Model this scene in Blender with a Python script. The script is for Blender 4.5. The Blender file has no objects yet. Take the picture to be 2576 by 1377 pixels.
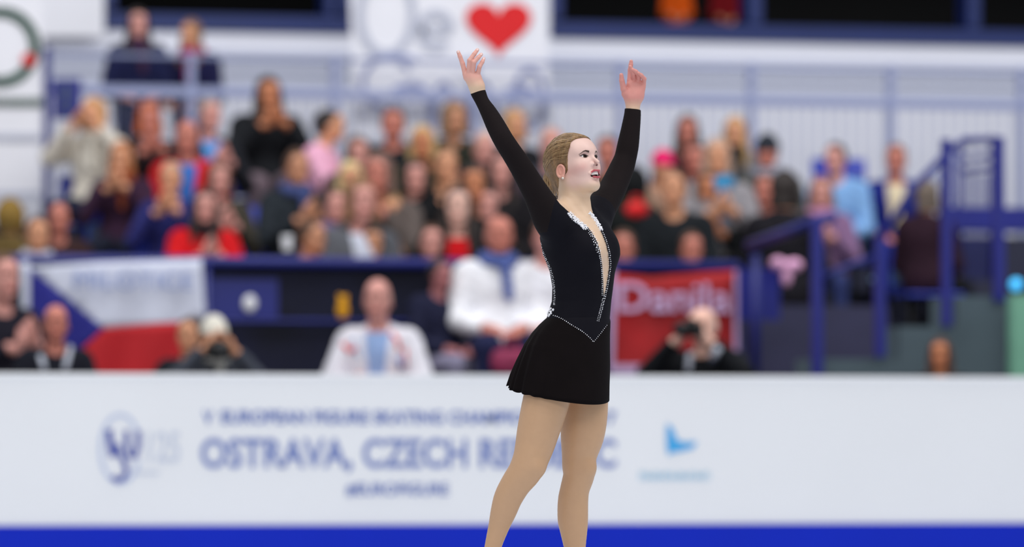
import bpy, bmesh, math, random
import numpy as np
from mathutils import Vector, Matrix
from mathutils.bvhtree import BVHTree

random.seed(7); rng = np.random.default_rng(7)
S = bpy.context.scene
C = S.collection
F32 = np.float32

# ------------------------------------------------------------------ camera
W, H = 2576, 1377
FPX = 14800.0                 # focal length in pixels of the 2576 px frame
YAW = math.radians(15.0)      # the stand runs away from us towards the right
HORIZON = 1172.0
PITCH = math.atan((HORIZON - H / 2) / FPX)
CAM = Vector((0, 0, 0.5446))
cam_d = bpy.data.cameras.new('camera'); cam = bpy.data.objects.new('camera', cam_d); C.objects.link(cam)
cam.location = CAM; cam.rotation_euler = (math.pi / 2 + PITCH, 0, -YAW)
cam_d.sensor_width = 36; cam_d.lens = FPX / W * 36
cam_d.clip_start = 0.5; cam_d.clip_end = 300
cam_d.dof.use_dof = True; cam_d.dof.focus_distance = 20.0; cam_d.dof.aperture_fstop = 2.0
cam_d.dof.aperture_blades = 0
S.camera = cam

# ------------------------------------------------------------------ light of the hall
S.view_settings.view_transform = 'Standard'; S.view_settings.look = 'None'
S.view_settings.gamma = 1; S.view_settings.exposure = 0.0; S.view_settings.use_curve_mapping = False
S.cycles.max_bounces = 5; S.cycles.diffuse_bounces = 3; S.cycles.glossy_bounces = 2
S.cycles.transparent_max_bounces = 6
w = bpy.data.worlds.new('hall_ambience'); S.world = w; w.use_nodes = True
w.node_tree.nodes['Background'].inputs[0].default_value = (0.91, 0.935, 1.0, 1)
w.node_tree.nodes['Background'].inputs[1].default_value = 0.50

def lamp(name, loc, target, size, power, col=(1, 1, 1)):
    l = bpy.data.lights.new(name, 'AREA'); l.shape = 'RECTANGLE'; l.size = size[0]; l.size_y = size[1]
    l.energy = power; l.color = col
    o = bpy.data.objects.new(name, l); C.objects.link(o); o.location = loc
    d = Vector(target) - Vector(loc); o.rotation_euler = d.to_track_quat('-Z', 'Y').to_euler()
    return o
# the rows of floodlights under the roof of the hall, over the ice and in front of the stand
lamp('arena_floodlights_over_ice', (8, 16, 12), (8, 22, 0), (22, 6), 1250, (1.0, 0.985, 0.97))
lamp('arena_floodlights_near_stand', (11, 33, 12), (11.5, 43.5, 2.4), (24, 4), 1500, (0.97, 0.98, 1.0))
lamp('arena_floodlights_behind_camera', (-2, -4, 11), (6, 22, 1.0), (20, 5), 1000, (1.0, 0.98, 0.96))
lamp('arena_floodlights_rear', (2, 30, 11), (5.5, 19.5, 1.2), (8, 3), 350, (1.0, 1.0, 1.0))

# ------------------------------------------------------------------ pixel <-> place
cp, sp, cy_, sy_ = math.cos(PITCH), math.sin(PITCH), math.cos(YAW), math.sin(YAW)
RIGHT = Vector((cy_, -sy_, 0)); FWDH = Vector((sy_, cy_, 0))
FWD = FWDH * cp + Vector((0, 0, sp)); UP = Vector((0, 0, cp)) - FWDH * sp
def ray(px, py):
    return RIGHT * ((px - W / 2) / FPX) + UP * ((H / 2 - py) / FPX) + FWD
def at_Y(px, py, Y):          # where the sight line meets the plane world-Y = Y
    d = ray(px, py); return CAM + d * (Y / d.y)
def at_Z(px, py, z):
    d = ray(px, py); return CAM + d * ((z - CAM.z) / d.z)
def depth_at(px, Y):
    return (at_Y(px, 1000, Y) - CAM).dot(FWD)

# ------------------------------------------------------------------ materials
def srgb(c):
    return tuple(((v / 255) / 12.92 if v / 255 <= 0.04045 else ((v / 255 + 0.055) / 1.055) ** 2.4) for v in c)
def mat(name, col=(200, 200, 200), rough=0.6, metal=0.0, spec=0.5, noise=0.0, nscale=8.0, bump=0.0, bscale=60.0,
        source='rgb', sheen=0.0, emit=None, emit_s=0.0, stretch=(1, 1, 1)):
    m = bpy.data.materials.new(name); m.use_nodes = True
    nt = m.node_tree; N = nt.nodes; L = nt.links; b = N['Principled BSDF']
    b.inputs['Roughness'].default_value = rough; b.inputs['Metallic'].default_value = metal
    b.inputs['Specular IOR Level'].default_value = spec
    if sheen: b.inputs['Sheen Weight'].default_value = sheen
    out = None
    if source == 'rgb':
        r = N.new('ShaderNodeRGB'); r.outputs[0].default_value = (*srgb(col), 1); out = r.outputs[0]
    elif source == 'object':
        r = N.new('ShaderNodeObjectInfo'); out = r.outputs['Color']
    elif source == 'tint':
        r = N.new('ShaderNodeAttribute'); r.attribute_name = 'tint'
        q = N.new('ShaderNodeObjectInfo'); mx = N.new('ShaderNodeMix'); mx.data_type = 'RGBA'; mx.blend_type = 'MULTIPLY'
        mx.inputs[0].default_value = 1; L.new(r.outputs['Color'], mx.inputs[6]); L.new(q.outputs['Color'], mx.inputs[7])
        out = mx.outputs[2]
    tc = N.new('ShaderNodeTexCoord'); mp = N.new('ShaderNodeMapping'); mp.inputs['Scale'].default_value = stretch
    L.new(tc.outputs['Object'], mp.inputs[0])
    if noise:
        n = N.new('ShaderNodeTexNoise'); n.inputs['Scale'].default_value = nscale; n.inputs['Detail'].default_value = 4
        L.new(mp.outputs[0], n.inputs['Vector'])
        mr = N.new('ShaderNodeMapRange'); mr.inputs[1].default_value = 0.3; mr.inputs[2].default_value = 0.7
        mr.inputs[3].default_value = 1 - noise; mr.inputs[4].default_value = 1 + noise
        L.new(n.outputs['Fac'], mr.inputs[0])
        mm = N.new('ShaderNodeVectorMath'); mm.operation = 'SCALE'
        L.new(out, mm.inputs[0]); L.new(mr.outputs[0], mm.inputs['Scale']); out = mm.outputs[0]
    L.new(out, b.inputs['Base Color'])
    if bump:
        n2 = N.new('ShaderNodeTexNoise'); n2.inputs['Scale'].default_value = bscale; n2.inputs['Detail'].default_value = 3
        L.new(mp.outputs[0], n2.inputs['Vector'])
        bp = N.new('ShaderNodeBump'); bp.inputs['Strength'].default_value = bump; bp.inputs['Distance'].default_value = 0.01
        L.new(n2.outputs['Fac'], bp.inputs['Height']); L.new(bp.outputs[0], b.inputs['Normal'])
    if emit:
        b.inputs['Emission Color'].default_value = (*srgb(emit), 1); b.inputs['Emission Strength'].default_value = emit_s
    return m
M = {}
M['ice'] = mat('ice', (225, 232, 242), 0.25, noise=0.04, nscale=3, bump=0.15, bscale=8)
M['board'] = mat('white_board', (232, 233, 235), 0.55, noise=0.015, nscale=1.2)
M['kick'] = mat('blue_kick_strip', (5, 38, 182), 0.7, spec=0.2, noise=0.03, nscale=2)
M['wall'] = mat('white_painted_wall', (226, 227, 236), 0.7, noise=0.02, nscale=1.0)
M['wallgrey'] = mat('pale_grey_paint', (196, 200, 216), 0.7, noise=0.02, nscale=1.0)
M['concrete'] = mat('grey_green_concrete', (84, 100, 108), 0.85, noise=0.12, nscale=2.5, bump=0.3, bscale=20)
M['tier'] = mat('dark_tier_concrete', (44, 46, 66), 0.85, noise=0.12, nscale=3)
M['stair'] = mat('slate_stair', (50, 50, 78), 0.8, noise=0.1, nscale=3)
M['navy'] = mat('navy_paint', (26, 34, 128), 0.45, noise=0.05, nscale=3)
M['navyrail'] = mat('blue_rail_paint', (32, 40, 122), 0.4, noise=0.05, nscale=3)
M['fence'] = mat('blue_grey_fence_paint', (152, 160, 196), 0.5)
M['frame'] = mat('blue_window_frame', (17, 38, 98), 0.45, noise=0.06, nscale=2)
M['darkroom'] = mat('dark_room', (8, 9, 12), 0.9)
M['parapet'] = mat('dark_navy_panel', (13, 16, 40), 0.7, noise=0.45, nscale=2.4, spec=0.3)
M['seat'] = mat('blue_seat_plastic', (44, 62, 176), 0.4, noise=0.04)
M['seatgrey'] = mat('grey_seat_panel', (74, 98, 130), 0.5, noise=0.05)
M['cloth'] = mat('banner_cloth', (236, 236, 242), 0.8, noise=0.03, nscale=3)
M['textblue'] = mat('board_print_blue', (108, 126, 184), 0.5)
M['textnavy'] = mat('board_print_navy', (60, 76, 160), 0.5)
M['textpale'] = mat('board_print_pale', (200, 206, 220), 0.5)
M['textring'] = mat('board_print_ring', (188, 198, 222), 0.5)
M['sail'] = mat('board_print_sky_blue', (60, 165, 225), 0.5)
M['sailpale'] = mat('board_print_pale_sky', (170, 206, 228), 0.5)
M['heart'] = mat('red_cloth', (222, 20, 26), 0.7, noise=0.06, nscale=3)
M['outline'] = mat('grey_marker', (186, 190, 206), 0.8)
M['outline2'] = mat('blue_marker', (140, 148, 190), 0.8)
M['skin'] = mat('skin', source='tint', rough=0.48, spec=0.4, noise=0.02, nscale=30)
M['skin_sk'] = mat('skater_skin', source='tint', rough=0.42, spec=0.4, noise=0.015, nscale=40)
M['fabric'] = mat('coat_fabric', source='object', rough=0.9, spec=0.2, noise=0.12, nscale=9, bump=0.4, bscale=14)
M['hair'] = mat('spectator_hair', source='object', rough=0.6, noise=0.25, nscale=18, bump=0.4, bscale=40)
M['plain'] = mat('coloured_plain', source='object', rough=0.5, noise=0.06, nscale=10)
M['flagwhite'] = mat('flag_white', (214, 218, 234), 0.8, noise=0.03, nscale=4)
M['flagblue'] = mat('flag_blue', (30, 32, 130), 0.8, noise=0.06, nscale=5)
M['flagred'] = mat('flag_red', (190, 22, 32), 0.8, noise=0.06, nscale=5)
M['flagtext'] = mat('flag_lettering', (136, 156, 208), 0.8)
M['redbanner'] = mat('red_banner_cloth', (172, 26, 30), 0.8, noise=0.25, nscale=3)
M['lilac'] = mat('lilac_print', (206, 176, 216), 0.8)
M['black'] = mat('black_plastic', (16, 17, 19), 0.4)
M['glass'] = mat('lens_glass', (12, 16, 22), 0.1)
M['white'] = mat('white_plain', (240, 240, 242), 0.6)
M['yellow'] = mat('yellow_plush', (226, 160, 20), 0.9, noise=0.15, nscale=20)
M['pink'] = mat('pink_plush', (236, 176, 214), 0.9, noise=0.12, nscale=14)
M['bluelamp'] = mat('blue_lamp', (70, 190, 250), 0.4, emit=(70, 190, 255), emit_s=1.1)
M['greenpost'] = mat('pale_green_paint', (120, 178, 150), 0.6, noise=0.06)
M['green'] = mat('green_print', (34, 72, 58), 0.7, noise=0.2, nscale=6)
M['dress'] = mat('black_stretch_fabric', (15, 14, 22), 0.8, spec=0.12, noise=0.05, nscale=20)
M['sleeve'] = mat('sheer_black_sleeve', (27, 21, 22), 0.85, spec=0.12, noise=0.12, nscale=9)
M['skirt'] = mat('black_chiffon_skirt', (17, 12, 13), 0.85, spec=0.08, noise=0.12, nscale=12)
M['crystal'] = mat('white_crystal', (250, 250, 255), 0.15, spec=0.9)
M['skhair'] = mat('dark_blonde_hair', (136, 104, 68), 0.42, spec=0.5, noise=0.35, nscale=70, bump=0.7, bscale=160, stretch=(1, 1, 0.25))
M['skhair2'] = mat('blonde_highlight_hair', (190, 158, 112), 0.4, spec=0.6, noise=0.2, nscale=40)
M['teeth'] = mat('teeth', (244, 240, 234), 0.3)
M['pearl'] = mat('pearl', (238, 232, 220), 0.15, spec=0.8)
M['boot'] = mat('beige_skate_boot', (206, 170, 136), 0.4)
M['steel'] = mat('blade_steel', (180, 184, 190), 0.25, metal=1.0)

# ------------------------------------------------------------------ mesh helpers
def mesh_obj(name, verts, faces, material, parent=None, smooth=True, mats=None, fmat=None, tint=None):
    me = bpy.data.meshes.new(name)
    if isinstance(verts, np.ndarray) and isinstance(faces, np.ndarray):
        n, k = faces.shape
        me.vertices.add(len(verts)); me.vertices.foreach_set('co', verts.astype(F32).ravel())
        me.loops.add(n * k); me.loops.foreach_set('vertex_index', faces.astype(np.int32).ravel())
        me.polygons.add(n); me.polygons.foreach_set('loop_start', np.arange(0, n * k, k, dtype=np.int32))
        me.polygons.foreach_set('loop_total', np.full(n, k, dtype=np.int32))
        me.update(calc_edges=True)
    else:
        me.from_pydata([tuple(v) for v in verts], [], [tuple(f) for f in faces]); me.update()
    for m in (mats or [material]): me.materials.append(m)
    if fmat is not None: me.polygons.foreach_set('material_index', np.asarray(fmat, dtype=np.int32))
    me.polygons.foreach_set('use_smooth', np.full(len(me.polygons), bool(smooth)))
    if tint is not None:
        a = me.color_attributes.new('tint', 'FLOAT_COLOR', 'POINT')
        a.data.foreach_set('color', np.c_[tint, np.ones(len(tint))].astype(F32).ravel())
    o = bpy.data.objects.new(name, me); C.objects.link(o)
    if parent: o.parent = parent
    return o
def tag(o, label=None, cat=None, group=None, kind=None):
    if label: o['label'] = label
    if cat: o['category'] = cat
    if group: o['group'] = group
    if kind: o['kind'] = kind
    return o
def empty(name, loc=(0, 0, 0), rz=0.0):
    o = bpy.data.objects.new(name, None); C.objects.link(o); o.location = loc; o.rotation_euler = (0, 0, rz)
    o.empty_display_size = 0.2
    return o
class MB:
    def __init__(s): s.v = []; s.f = []; s.m = []; s.mi = 0
    def add(s, vs, fs):
        b = len(s.v); s.v += [tuple(v) for v in vs]; s.f += [tuple(b + i for i in f) for f in fs]; s.m += [s.mi] * len(fs); return s
    def box(s, lo, hi):
        x0, y0, z0 = lo; x1, y1, z1 = hi
        return s.add([(x0, y0, z0), (x1, y0, z0), (x1, y1, z0), (x0, y1, z0), (x0, y0, z1), (x1, y0, z1), (x1, y1, z1), (x0, y1, z1)],
                     [(0, 3, 2, 1), (4, 5, 6, 7), (0, 1, 5, 4), (1, 2, 6, 5), (2, 3, 7, 6), (3, 0, 4, 7)])
    def tube(s, pts, r, n=10, cap=True):
        pts = [Vector(p) for p in pts]; rs = r if isinstance(r, (list, tuple)) else [r] * len(pts)
        b = len(s.v); ref = None
        for i, p in enumerate(pts):
            t = (pts[min(i + 1, len(pts) - 1)] - pts[max(i - 1, 0)]).normalized()
            if ref is None: ref = Vector((0, 0, 1)) if abs(t.z) < 0.9 else Vector((1, 0, 0))
            a = t.cross(ref).normalized(); c = t.cross(a); ref = -c if False else ref
            for k in range(n):
                an = 2 * math.pi * k / n
                s.v.append(tuple(p + (a * math.cos(an) + c * math.sin(an)) * rs[i]))
        for i in range(len(pts) - 1):
            for k in range(n):
                s.f.append((b + i * n + k, b + i * n + (k + 1) % n, b + (i + 1) * n + (k + 1) % n, b + (i + 1) * n + k)); s.m.append(s.mi)
        if cap:
            s.f.append(tuple(b + k for k in reversed(range(n)))); s.m.append(s.mi)
            e = b + (len(pts) - 1) * n; s.f.append(tuple(e + k for k in range(n))); s.m.append(s.mi)
        return s
    def ball(s, c, r, n=8):
        c = Vector(c); r = (r, r, r) if not isinstance(r, (tuple, list)) else r
        vs = [c + Vector((0, 0, r[2]))]; m = n // 2
        for i in range(1, m):
            th = math.pi * i / m
            for k in range(n):
                ph = 2 * math.pi * k / n
                vs.append(c + Vector((r[0] * math.sin(th) * math.cos(ph), r[1] * math.sin(th) * math.sin(ph), r[2] * math.cos(th))))
        vs.append(c - Vector((0, 0, r[2]))); fs = []
        for k in range(n): fs.append((0, 1 + k, 1 + (k + 1) % n))
        for i in range(m - 2):
            for k in range(n):
                a = 1 + i * n; fs.append((a + k, a + n + k, a + n + (k + 1) % n, a + (k + 1) % n))
        a = 1 + (m - 2) * n
        for k in range(n): fs.append((a + k, len(vs) - 1, a + (k + 1) % n))
        return s.add(vs, fs)
    def prism(s, pts, d):      # polygon points (list of Vectors) pushed along d
        n = len(pts); d = Vector(d)
        s.add([*pts, *[Vector(p) + d for p in pts]],
              [tuple(range(n)), tuple(reversed(range(n, 2 * n)))] + [(i, (i + 1) % n + 0, (i + 1) % n + n, i + n) for i in range(n)])
        return s
    def build(s, name, material, parent=None, smooth=False, mats=None, bevel=0.0):
        o = mesh_obj(name, s.v, s.f, material, parent, smooth, mats, s.m if mats else None)
        bm = bmesh.new(); bm.from_mesh(o.data); bmesh.ops.recalc_face_normals(bm, faces=bm.faces); bm.to_mesh(o.data); bm.free()
        if bevel:
            b = o.modifiers.new('bevel', 'BEVEL'); b.width = bevel; b.segments = 2; b.limit_method = 'ANGLE'
        return o

def text_obj(name, body, px0, px1, py0, py1, Y, material, parent, spacing=1.0, off=0.004):
    """flat lettering on a plane facing the ice: cap height py0..py1, spread from px0 to px1"""
    cu = bpy.data.curves.new(name, 'FONT'); cu.body = body; cu.size = 1; cu.extrude = 0.004; cu.space_character = spacing
    cu.offset = off
    t = bpy.data.objects.new(name, cu); C.objects.link(t)
    dg = bpy.context.evaluated_depsgraph_get()
    me = bpy.data.meshes.new_from_object(t.evaluated_get(dg)); C.objects.unlink(t); bpy.data.objects.remove(t)
    n = len(me.vertices); co = np.empty(n * 3, F32); me.vertices.foreach_get('co', co); co = co.reshape(-1, 3)
    x0, x1 = co[:, 0].min(), co[:, 0].max(); y0, y1 = co[:, 1].min(), co[:, 1].max()
    a = at_Y(px0, py1, Y); b = at_Y(px1, py0, Y)
    za = at_Y((px0 + px1) / 2, py1, Y).z; zb = at_Y((px0 + px1) / 2, py0, Y).z
    out = np.empty_like(co)
    out[:, 0] = a.x + (co[:, 0] - x0) / (x1 - x0) * (b.x - a.x)
    out[:, 2] = za + (co[:, 1] - y0) / (y1 - y0) * (zb - za)
    out[:, 1] = Y - 0.002 - co[:, 2]
    me.vertices.foreach_set('co', out.ravel()); me.materials.clear(); me.materials.append(material); me.update()
    o = bpy.data.objects.new(name, me); C.objects.link(o)
    if parent: o.parent = parent; o.matrix_parent_inverse = parent.matrix_world.inverted()
    return o

# ------------------------------------------------------------------ signed-distance modelling
def V3(*a): return np.array(a, F32)
def smin(a, b, k):
    h = np.maximum(k - np.abs(a - b), 0) / k
    return np.minimum(a, b) - h * h * k * 0.25
def smax(a, b, k): return -smin(-a, -b, k)
def rc(p, a, b, ra, rb):
    a = V3(*a); b = V3(*b); ba = b - a
    pa = p - a; t = np.clip((pa @ ba) / max(float(ba @ ba), 1e-12), 0, 1)
    q = pa - t[:, None] * ba
    return np.sqrt((q * q).sum(1)) - (ra + (rb - ra) * t)
def ball(p, c, r):
    q = p - V3(*c); return np.sqrt((q * q).sum(1)) - r
def ell(p, c, r, R=None):
    q = p - V3(*c)
    if R is not None: q = q @ R
    r = V3(*r); q = q / r
    k0 = np.sqrt((q * q).sum(1)); k1 = np.sqrt(((q / r) ** 2).sum(1)) + 1e-9
    return k0 * (k0 - 1) / k1
def chain(p, pts, k=0.01):
    """pts: (x,y,z,r) along a limb; only points near the limb are worked out exactly"""
    P = np.array(pts, F32); lo = (P[:, :3] - P[:, 3:]).min(0); hi = (P[:, :3] + P[:, 3:]).max(0)
    o = np.maximum(np.maximum(lo - p, p - hi), 0); o = np.sqrt((o * o).sum(1)); m = o < .07
    out = (o + .01).astype(F32)
    if m.any():
        q = p[m]; d = None
        for a, b in zip(pts[:-1], pts[1:]):
            e = rc(q, a[:3], b[:3], a[3], b[3])
            d = e if d is None else (smin(d, e, k) if k else np.minimum(d, e))
        out[m] = d
    return out
def smooth_chain(rows, n=4):
    """Catmull-Rom through (x,y,z,r) rows, so that a limb has no knuckles between its stations"""
    P = [np.array(r, float) for r in rows]; P = [2 * P[0] - P[1]] + P + [2 * P[-1] - P[-2]]; out = []
    for i in range(1, len(P) - 2):
        for k in range(n):
            t = k / n
            out.append(.5 * ((2 * P[i]) + (P[i + 1] - P[i - 1]) * t + (2 * P[i - 1] - 5 * P[i] + 4 * P[i + 1] - P[i + 2]) * t * t + (3 * P[i] - P[i - 1] - 3 * P[i + 1] + P[i + 2]) * t ** 3))
    out.append(P[-2]); return [tuple(map(float, o)) for o in out]
def limb(p, pts, seg=8):
    """a long smooth chain, in pieces so that each is culled on its own"""
    d = None
    for i in range(0, len(pts) - 1, seg):
        e = chain(p, pts[i:i + seg + 1], .0008); d = e if d is None else np.minimum(d, e)
    return d
def poly2(x, z, pts):
    """signed distance to a 2-D polygon (negative inside)"""
    pts = np.array(pts, F32); d = np.full(x.shape, 1e9, F32); s = np.ones(x.shape, F32)
    n = len(pts); j = n - 1
    for i in range(n):
        ex, ez = pts[j] - pts[i]; wx = x - pts[i, 0]; wz = z - pts[i, 1]
        t = np.clip((wx * ex + wz * ez) / (ex * ex + ez * ez + 1e-12), 0, 1)
        bx = wx - ex * t; bz = wz - ez * t; d = np.minimum(d, bx * bx + bz * bz)
        c1 = z >= pts[i, 1]; c2 = z < pts[j, 1]; c3 = ex * wz > ez * wx
        fl = (c1 & c2 & c3) | (~c1 & ~c2 & ~c3); s = np.where(fl, -s, s); j = i
    return s * np.sqrt(d)
def sdf_mesh(fn, lo, hi, h, B=8):
    lo = V3(*lo); n = [int(math.ceil((b - a) / h / B)) * B for a, b in zip(lo, hi)]
    nb = [k // B for k in n]
    g = np.stack(np.meshgrid(*[np.arange(k) for k in nb], indexing='ij'), -1).reshape(-1, 3)
    ctr = (lo + (g * B + (B - 1) / 2) * h).astype(F32)
    dc = fn(ctr); act = np.abs(dc) < B * h * 0.87 * 1.7
    V = np.repeat(np.repeat(np.repeat(np.where(dc < 0, -1, 1).astype(F32).reshape(nb), B, 0), B, 1), B, 2)
    ga = g[act]; loc = np.stack(np.meshgrid(*[np.arange(B)] * 3, indexing='ij'), -1).reshape(-1, 3)
    for s in range(0, len(ga), 1500):
        idx = (ga[s:s + 1500, None, :] * B + loc[None]).reshape(-1, 3)
        V[idx[:, 0], idx[:, 1], idx[:, 2]] = fn((lo + idx * h).astype(F32))
    V[0], V[-1] = 1, 1; V[:, 0], V[:, -1] = 1, 1; V[:, :, 0], V[:, :, -1] = 1, 1
    sg = V < 0
    cnt = np.zeros([k - 1 for k in n], np.int8)
    offs = [(i, j, k) for i in (0, 1) for j in (0, 1) for k in (0, 1)]
    for i, j, k in offs: cnt += sg[i:n[0] - 1 + i, j:n[1] - 1 + j, k:n[2] - 1 + k]
    cells = np.argwhere((cnt > 0) & (cnt < 8))
    ids = np.full(cnt.shape, -1, np.int32); ids[cells[:, 0], cells[:, 1], cells[:, 2]] = np.arange(len(cells))
    cv = np.stack([V[cells[:, 0] + i, cells[:, 1] + j, cells[:, 2] + k] for i, j, k in offs], 1)
    O = np.array(offs, F32); acc = np.zeros((len(cells), 3), F32); num = np.zeros(len(cells), F32)
    for a in range(8):
        for b in range(a + 1, 8):
            if np.abs(O[a] - O[b]).sum() != 1: continue
            va, vb = cv[:, a], cv[:, b]; m = (va < 0) != (vb < 0)
            t = np.where(m, va / np.where(m, va - vb, 1), 0)
            acc += np.where(m[:, None], O[a] + t[:, None] * (O[b] - O[a]), 0); num += m
    verts = lo + (cells + acc / num[:, None]) * h
    quads = []
    for ax in range(3):
        sl0 = [slice(None)] * 3; sl1 = [slice(None)] * 3; sl0[ax] = slice(0, -1); sl1[ax] = slice(1, None)
        a = sg[tuple(sl0)]; b = sg[tuple(sl1)]
        e = np.argwhere(a != b)
        u, v = [(1, 2), (2, 0), (0, 1)][ax]
        e = e[(e[:, u] > 0) & (e[:, v] > 0) & (e[:, u] < n[u] - 1) & (e[:, v] < n[v] - 1)]
        ins = sg[e[:, 0], e[:, 1], e[:, 2]]
        def cid(du, dv):
            q = e.copy(); q[:, u] -= du; q[:, v] -= dv; return ids[q[:, 0], q[:, 1], q[:, 2]]
        q = np.stack([cid(1, 1), cid(0, 1), cid(0, 0), cid(1, 0)], 1)
        q[~ins] = q[~ins][:, ::-1]; quads.append(q)
    q = np.concatenate(quads); q = q[(q >= 0).all(1)]
    return verts.astype(F32), q
def join(parts):
    vs, fs, b = [], [], 0
    for v, f in parts: vs.append(v); fs.append(f + b); b += len(v)
    return np.concatenate(vs), np.concatenate(fs)
def clip_faces(v, f, keep):
    kf = keep[f].all(1); f = f[kf]; used = np.unique(f); mp = np.full(len(v), -1); mp[used] = np.arange(len(used))
    return v[used], mp[f]

# a human head in its own frame: s = towards the left ear, f = forward, u = up; origin between the ears
def head_sdf(q, open_mouth=False, fine=False):
    qa = q.copy(); qa[:, 0] = np.abs(qa[:, 0])      # mirror
    d = ell(q, (0, -.012, .028), (.073, .095, .086))
    d = smin(d, ell(q, (0, .028, -.028), (.057, .060, .080)), .03)
    d = smin(d, rc(qa, (.049, -.008, -.050), (.011, .061, -.087), .013, .0115), .028)
    d = smin(d, ell(q, (0, .068, -.089), (.016, .014, .0125)), .02)
    d = smin(d, ell(qa, (.034, .058, -.020), (.020, .018, .020)), .024)
    d = smin(d, rc(qa, (.008, .078, .028), (.040, .062, .030), .009, .008), .02)
    d = smin(d, ell(q, (0, .045, .048), (.048, .036, .032)), .04)
    # eye hollow, lids
    d = smax(d, -ell(qa, (.031, .093, .011), (.017, .013, .010)), .012)
    d = smin(d, ball(qa, (.031, .0665, .011), .0132), .005)
    # nose
    d = smin(d, rc(q, (0, .081, .016), (0, .1060, -.0165), .0042, .0060), .010)
    d = smin(d, ball(qa, (.0100, .0905, -.0200), .0058), .009)
    if fine:
        d = smax(d, -rc(qa, (.0058, .092, -.019), (.0052, .102, -.029), .0026, .0032), .0025)
    # mouth
    if open_mouth:
        d = smin(d, chain(qa, [(.024, .080, -.0495, .0028), (.012, .0930, -.0435, .0037), (.0, .0968, -.0440, .0036)], .003), .006)
        d = smin(d, chain(qa, [(.024, .080, -.0505, .0028), (.013, .0885, -.0635, .0040), (.0, .0930, -.0665, .0046)], .003), .006)
        d = smax(d, -ell(qa, (.0, .082, -.0552), (.0215, .028, .0088)), .003)
    else:
        d = smin(d, chain(qa, [(.024, .080, -.051, .003), (.010, .092, -.048, .0045), (.0, .094, -.048, .004)], .003), .006)
        d = smin(d, chain(qa, [(.022, .081, -.053, .003), (.0, .0925, -.058, .0055)], .003), .006)
    # ear
    ef = qa[:, 1] - .0015 - .12 * (qa[:, 2] + .020); eu = qa[:, 2] + .0195; es = qa[:, 0] - .0795 - .25 * (-.004 - qa[:, 1])
    k0 = np.sqrt((ef / .0135) ** 2 + (eu / .0205) ** 2)
    ring = np.sqrt(((k0 - 1) * .0155) ** 2 + es ** 2) - .0030
    e = np.maximum((k0 - 1) * .0135, np.abs(es + .004) - .0035)
    e = smin(e, ring, .003); e = smin(e, ball(qa, (.0765, .006, -.0405), .0042), .006)
    e = smax(e, -ell(qa, (.0825, .004, -.018), (.006, .0060, .0100)), .003)
    e = smin(e, rc(qa, (.076, -.004, -.006), (.077, -.003, -.028), .0022, .0022), .003)
    d = smin(d, e, .004)
    if fine:  # almond eye opening through the lids
        s_ = (qa[:, 0] - .031) / .0145; up = q[:, 2] - .0112 + (qa[:, 0] - .031) * -.10
        al = np.abs(up) - .0048 * np.clip(1 - s_ * s_, -1, 1)
        al = np.maximum(al, .060 - q[:, 1]) * .8
        d = np.maximum(d, -np.maximum(al, ball(qa, (.031, .0665, .011), .020)))
    return d
# ------------------------------------------------------------------ the hall
YB = 33.2                                   # face of the rink board
BT = at_Y(1288, 944, YB).z; BK = at_Y(1288, 1320, YB).z
XL = at_Y(-1700, 900, YB).x; XR = at_Y(4300, 900, YB).x
FLOOR_Z = 0.22                              # walkway behind the board
def struct(name, mb, m, label=None, **k):
    o = mb.build(name, m, None, **k); o['kind'] = 'structure'
    if label: o['label'] = label
    return o
struct('floor', MB().box((-12, -3, -.2), (30, YB + .02, 0)), M['ice'], 'white ice of the rink')
struct('floor_walkway', MB().box((XL - 6, YB + .3, -.2), (XR + 6, 48, FLOOR_Z)), M['tier'], 'dark floor between rink board and stand')

# rink board with its lettering
board = empty('rink_board', (XL, YB, 0))
tag(board, 'long white rink board with event lettering and a blue kick strip', 'rink board')
inv = Matrix.Translation((-XL, -YB, 0))
def part(mb, name, m, parent, bevel=0.0, smooth=False, label=None, mats=None):
    o = mb.build(name, m, parent, smooth=smooth, bevel=bevel, mats=mats)
    bpy.context.view_layer.update(); o.matrix_parent_inverse = parent.matrix_world.inverted()
    if label: o['label'] = label
    return o
bpy.context.view_layer.update()
mb = MB()
mb.box((XL, YB, BK), (XR, YB + .10, BT - .03))
part(mb, 'white_panel', M['board'], board)
part(MB().box((XL, YB - .012, 0.0), (XR, YB + .11, BK)), 'kick_strip', M['kick'], board, label='blue kick strip')
part(MB().box((XL, YB - .01, BT - .03), (XR, YB + .13, BT)), 'top_cap', M['board'], board, .006)
T = lambda n, s, a, b, c, d, m, **k: text_obj(n, s, a, b, c, d, YB, m, board, **k)
T('lettering', 'OSTRAVA, CZECH REPUBLIC', 505, 1550, 1104, 1190, M['textblue'], off=.022).__setitem__('label', 'blue OSTRAVA, CZECH REPUBLIC')
T('lettering', 'V', 510, 536, 1034, 1068, M['textblue'], off=.03)
T('lettering', 'EUROPEAN FIGURE SKATING CHAMPIONSHIPS 2017', 556, 1550, 1034, 1068, M['textblue'], off=.03).__setitem__('label', 'blue EUROPEAN FIGURE SKATING CHAMPIONSHIPS 2017')
T('lettering', '#EUROFIGURE', 870, 1128, 1216, 1250, M['textblue'], off=.022).__setitem__('label', 'blue #EUROFIGURE')
def b2(px, py, dy=-.004):
    p = at_Y(px, py, YB); return Vector((p.x, YB + dy, p.z))
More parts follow.
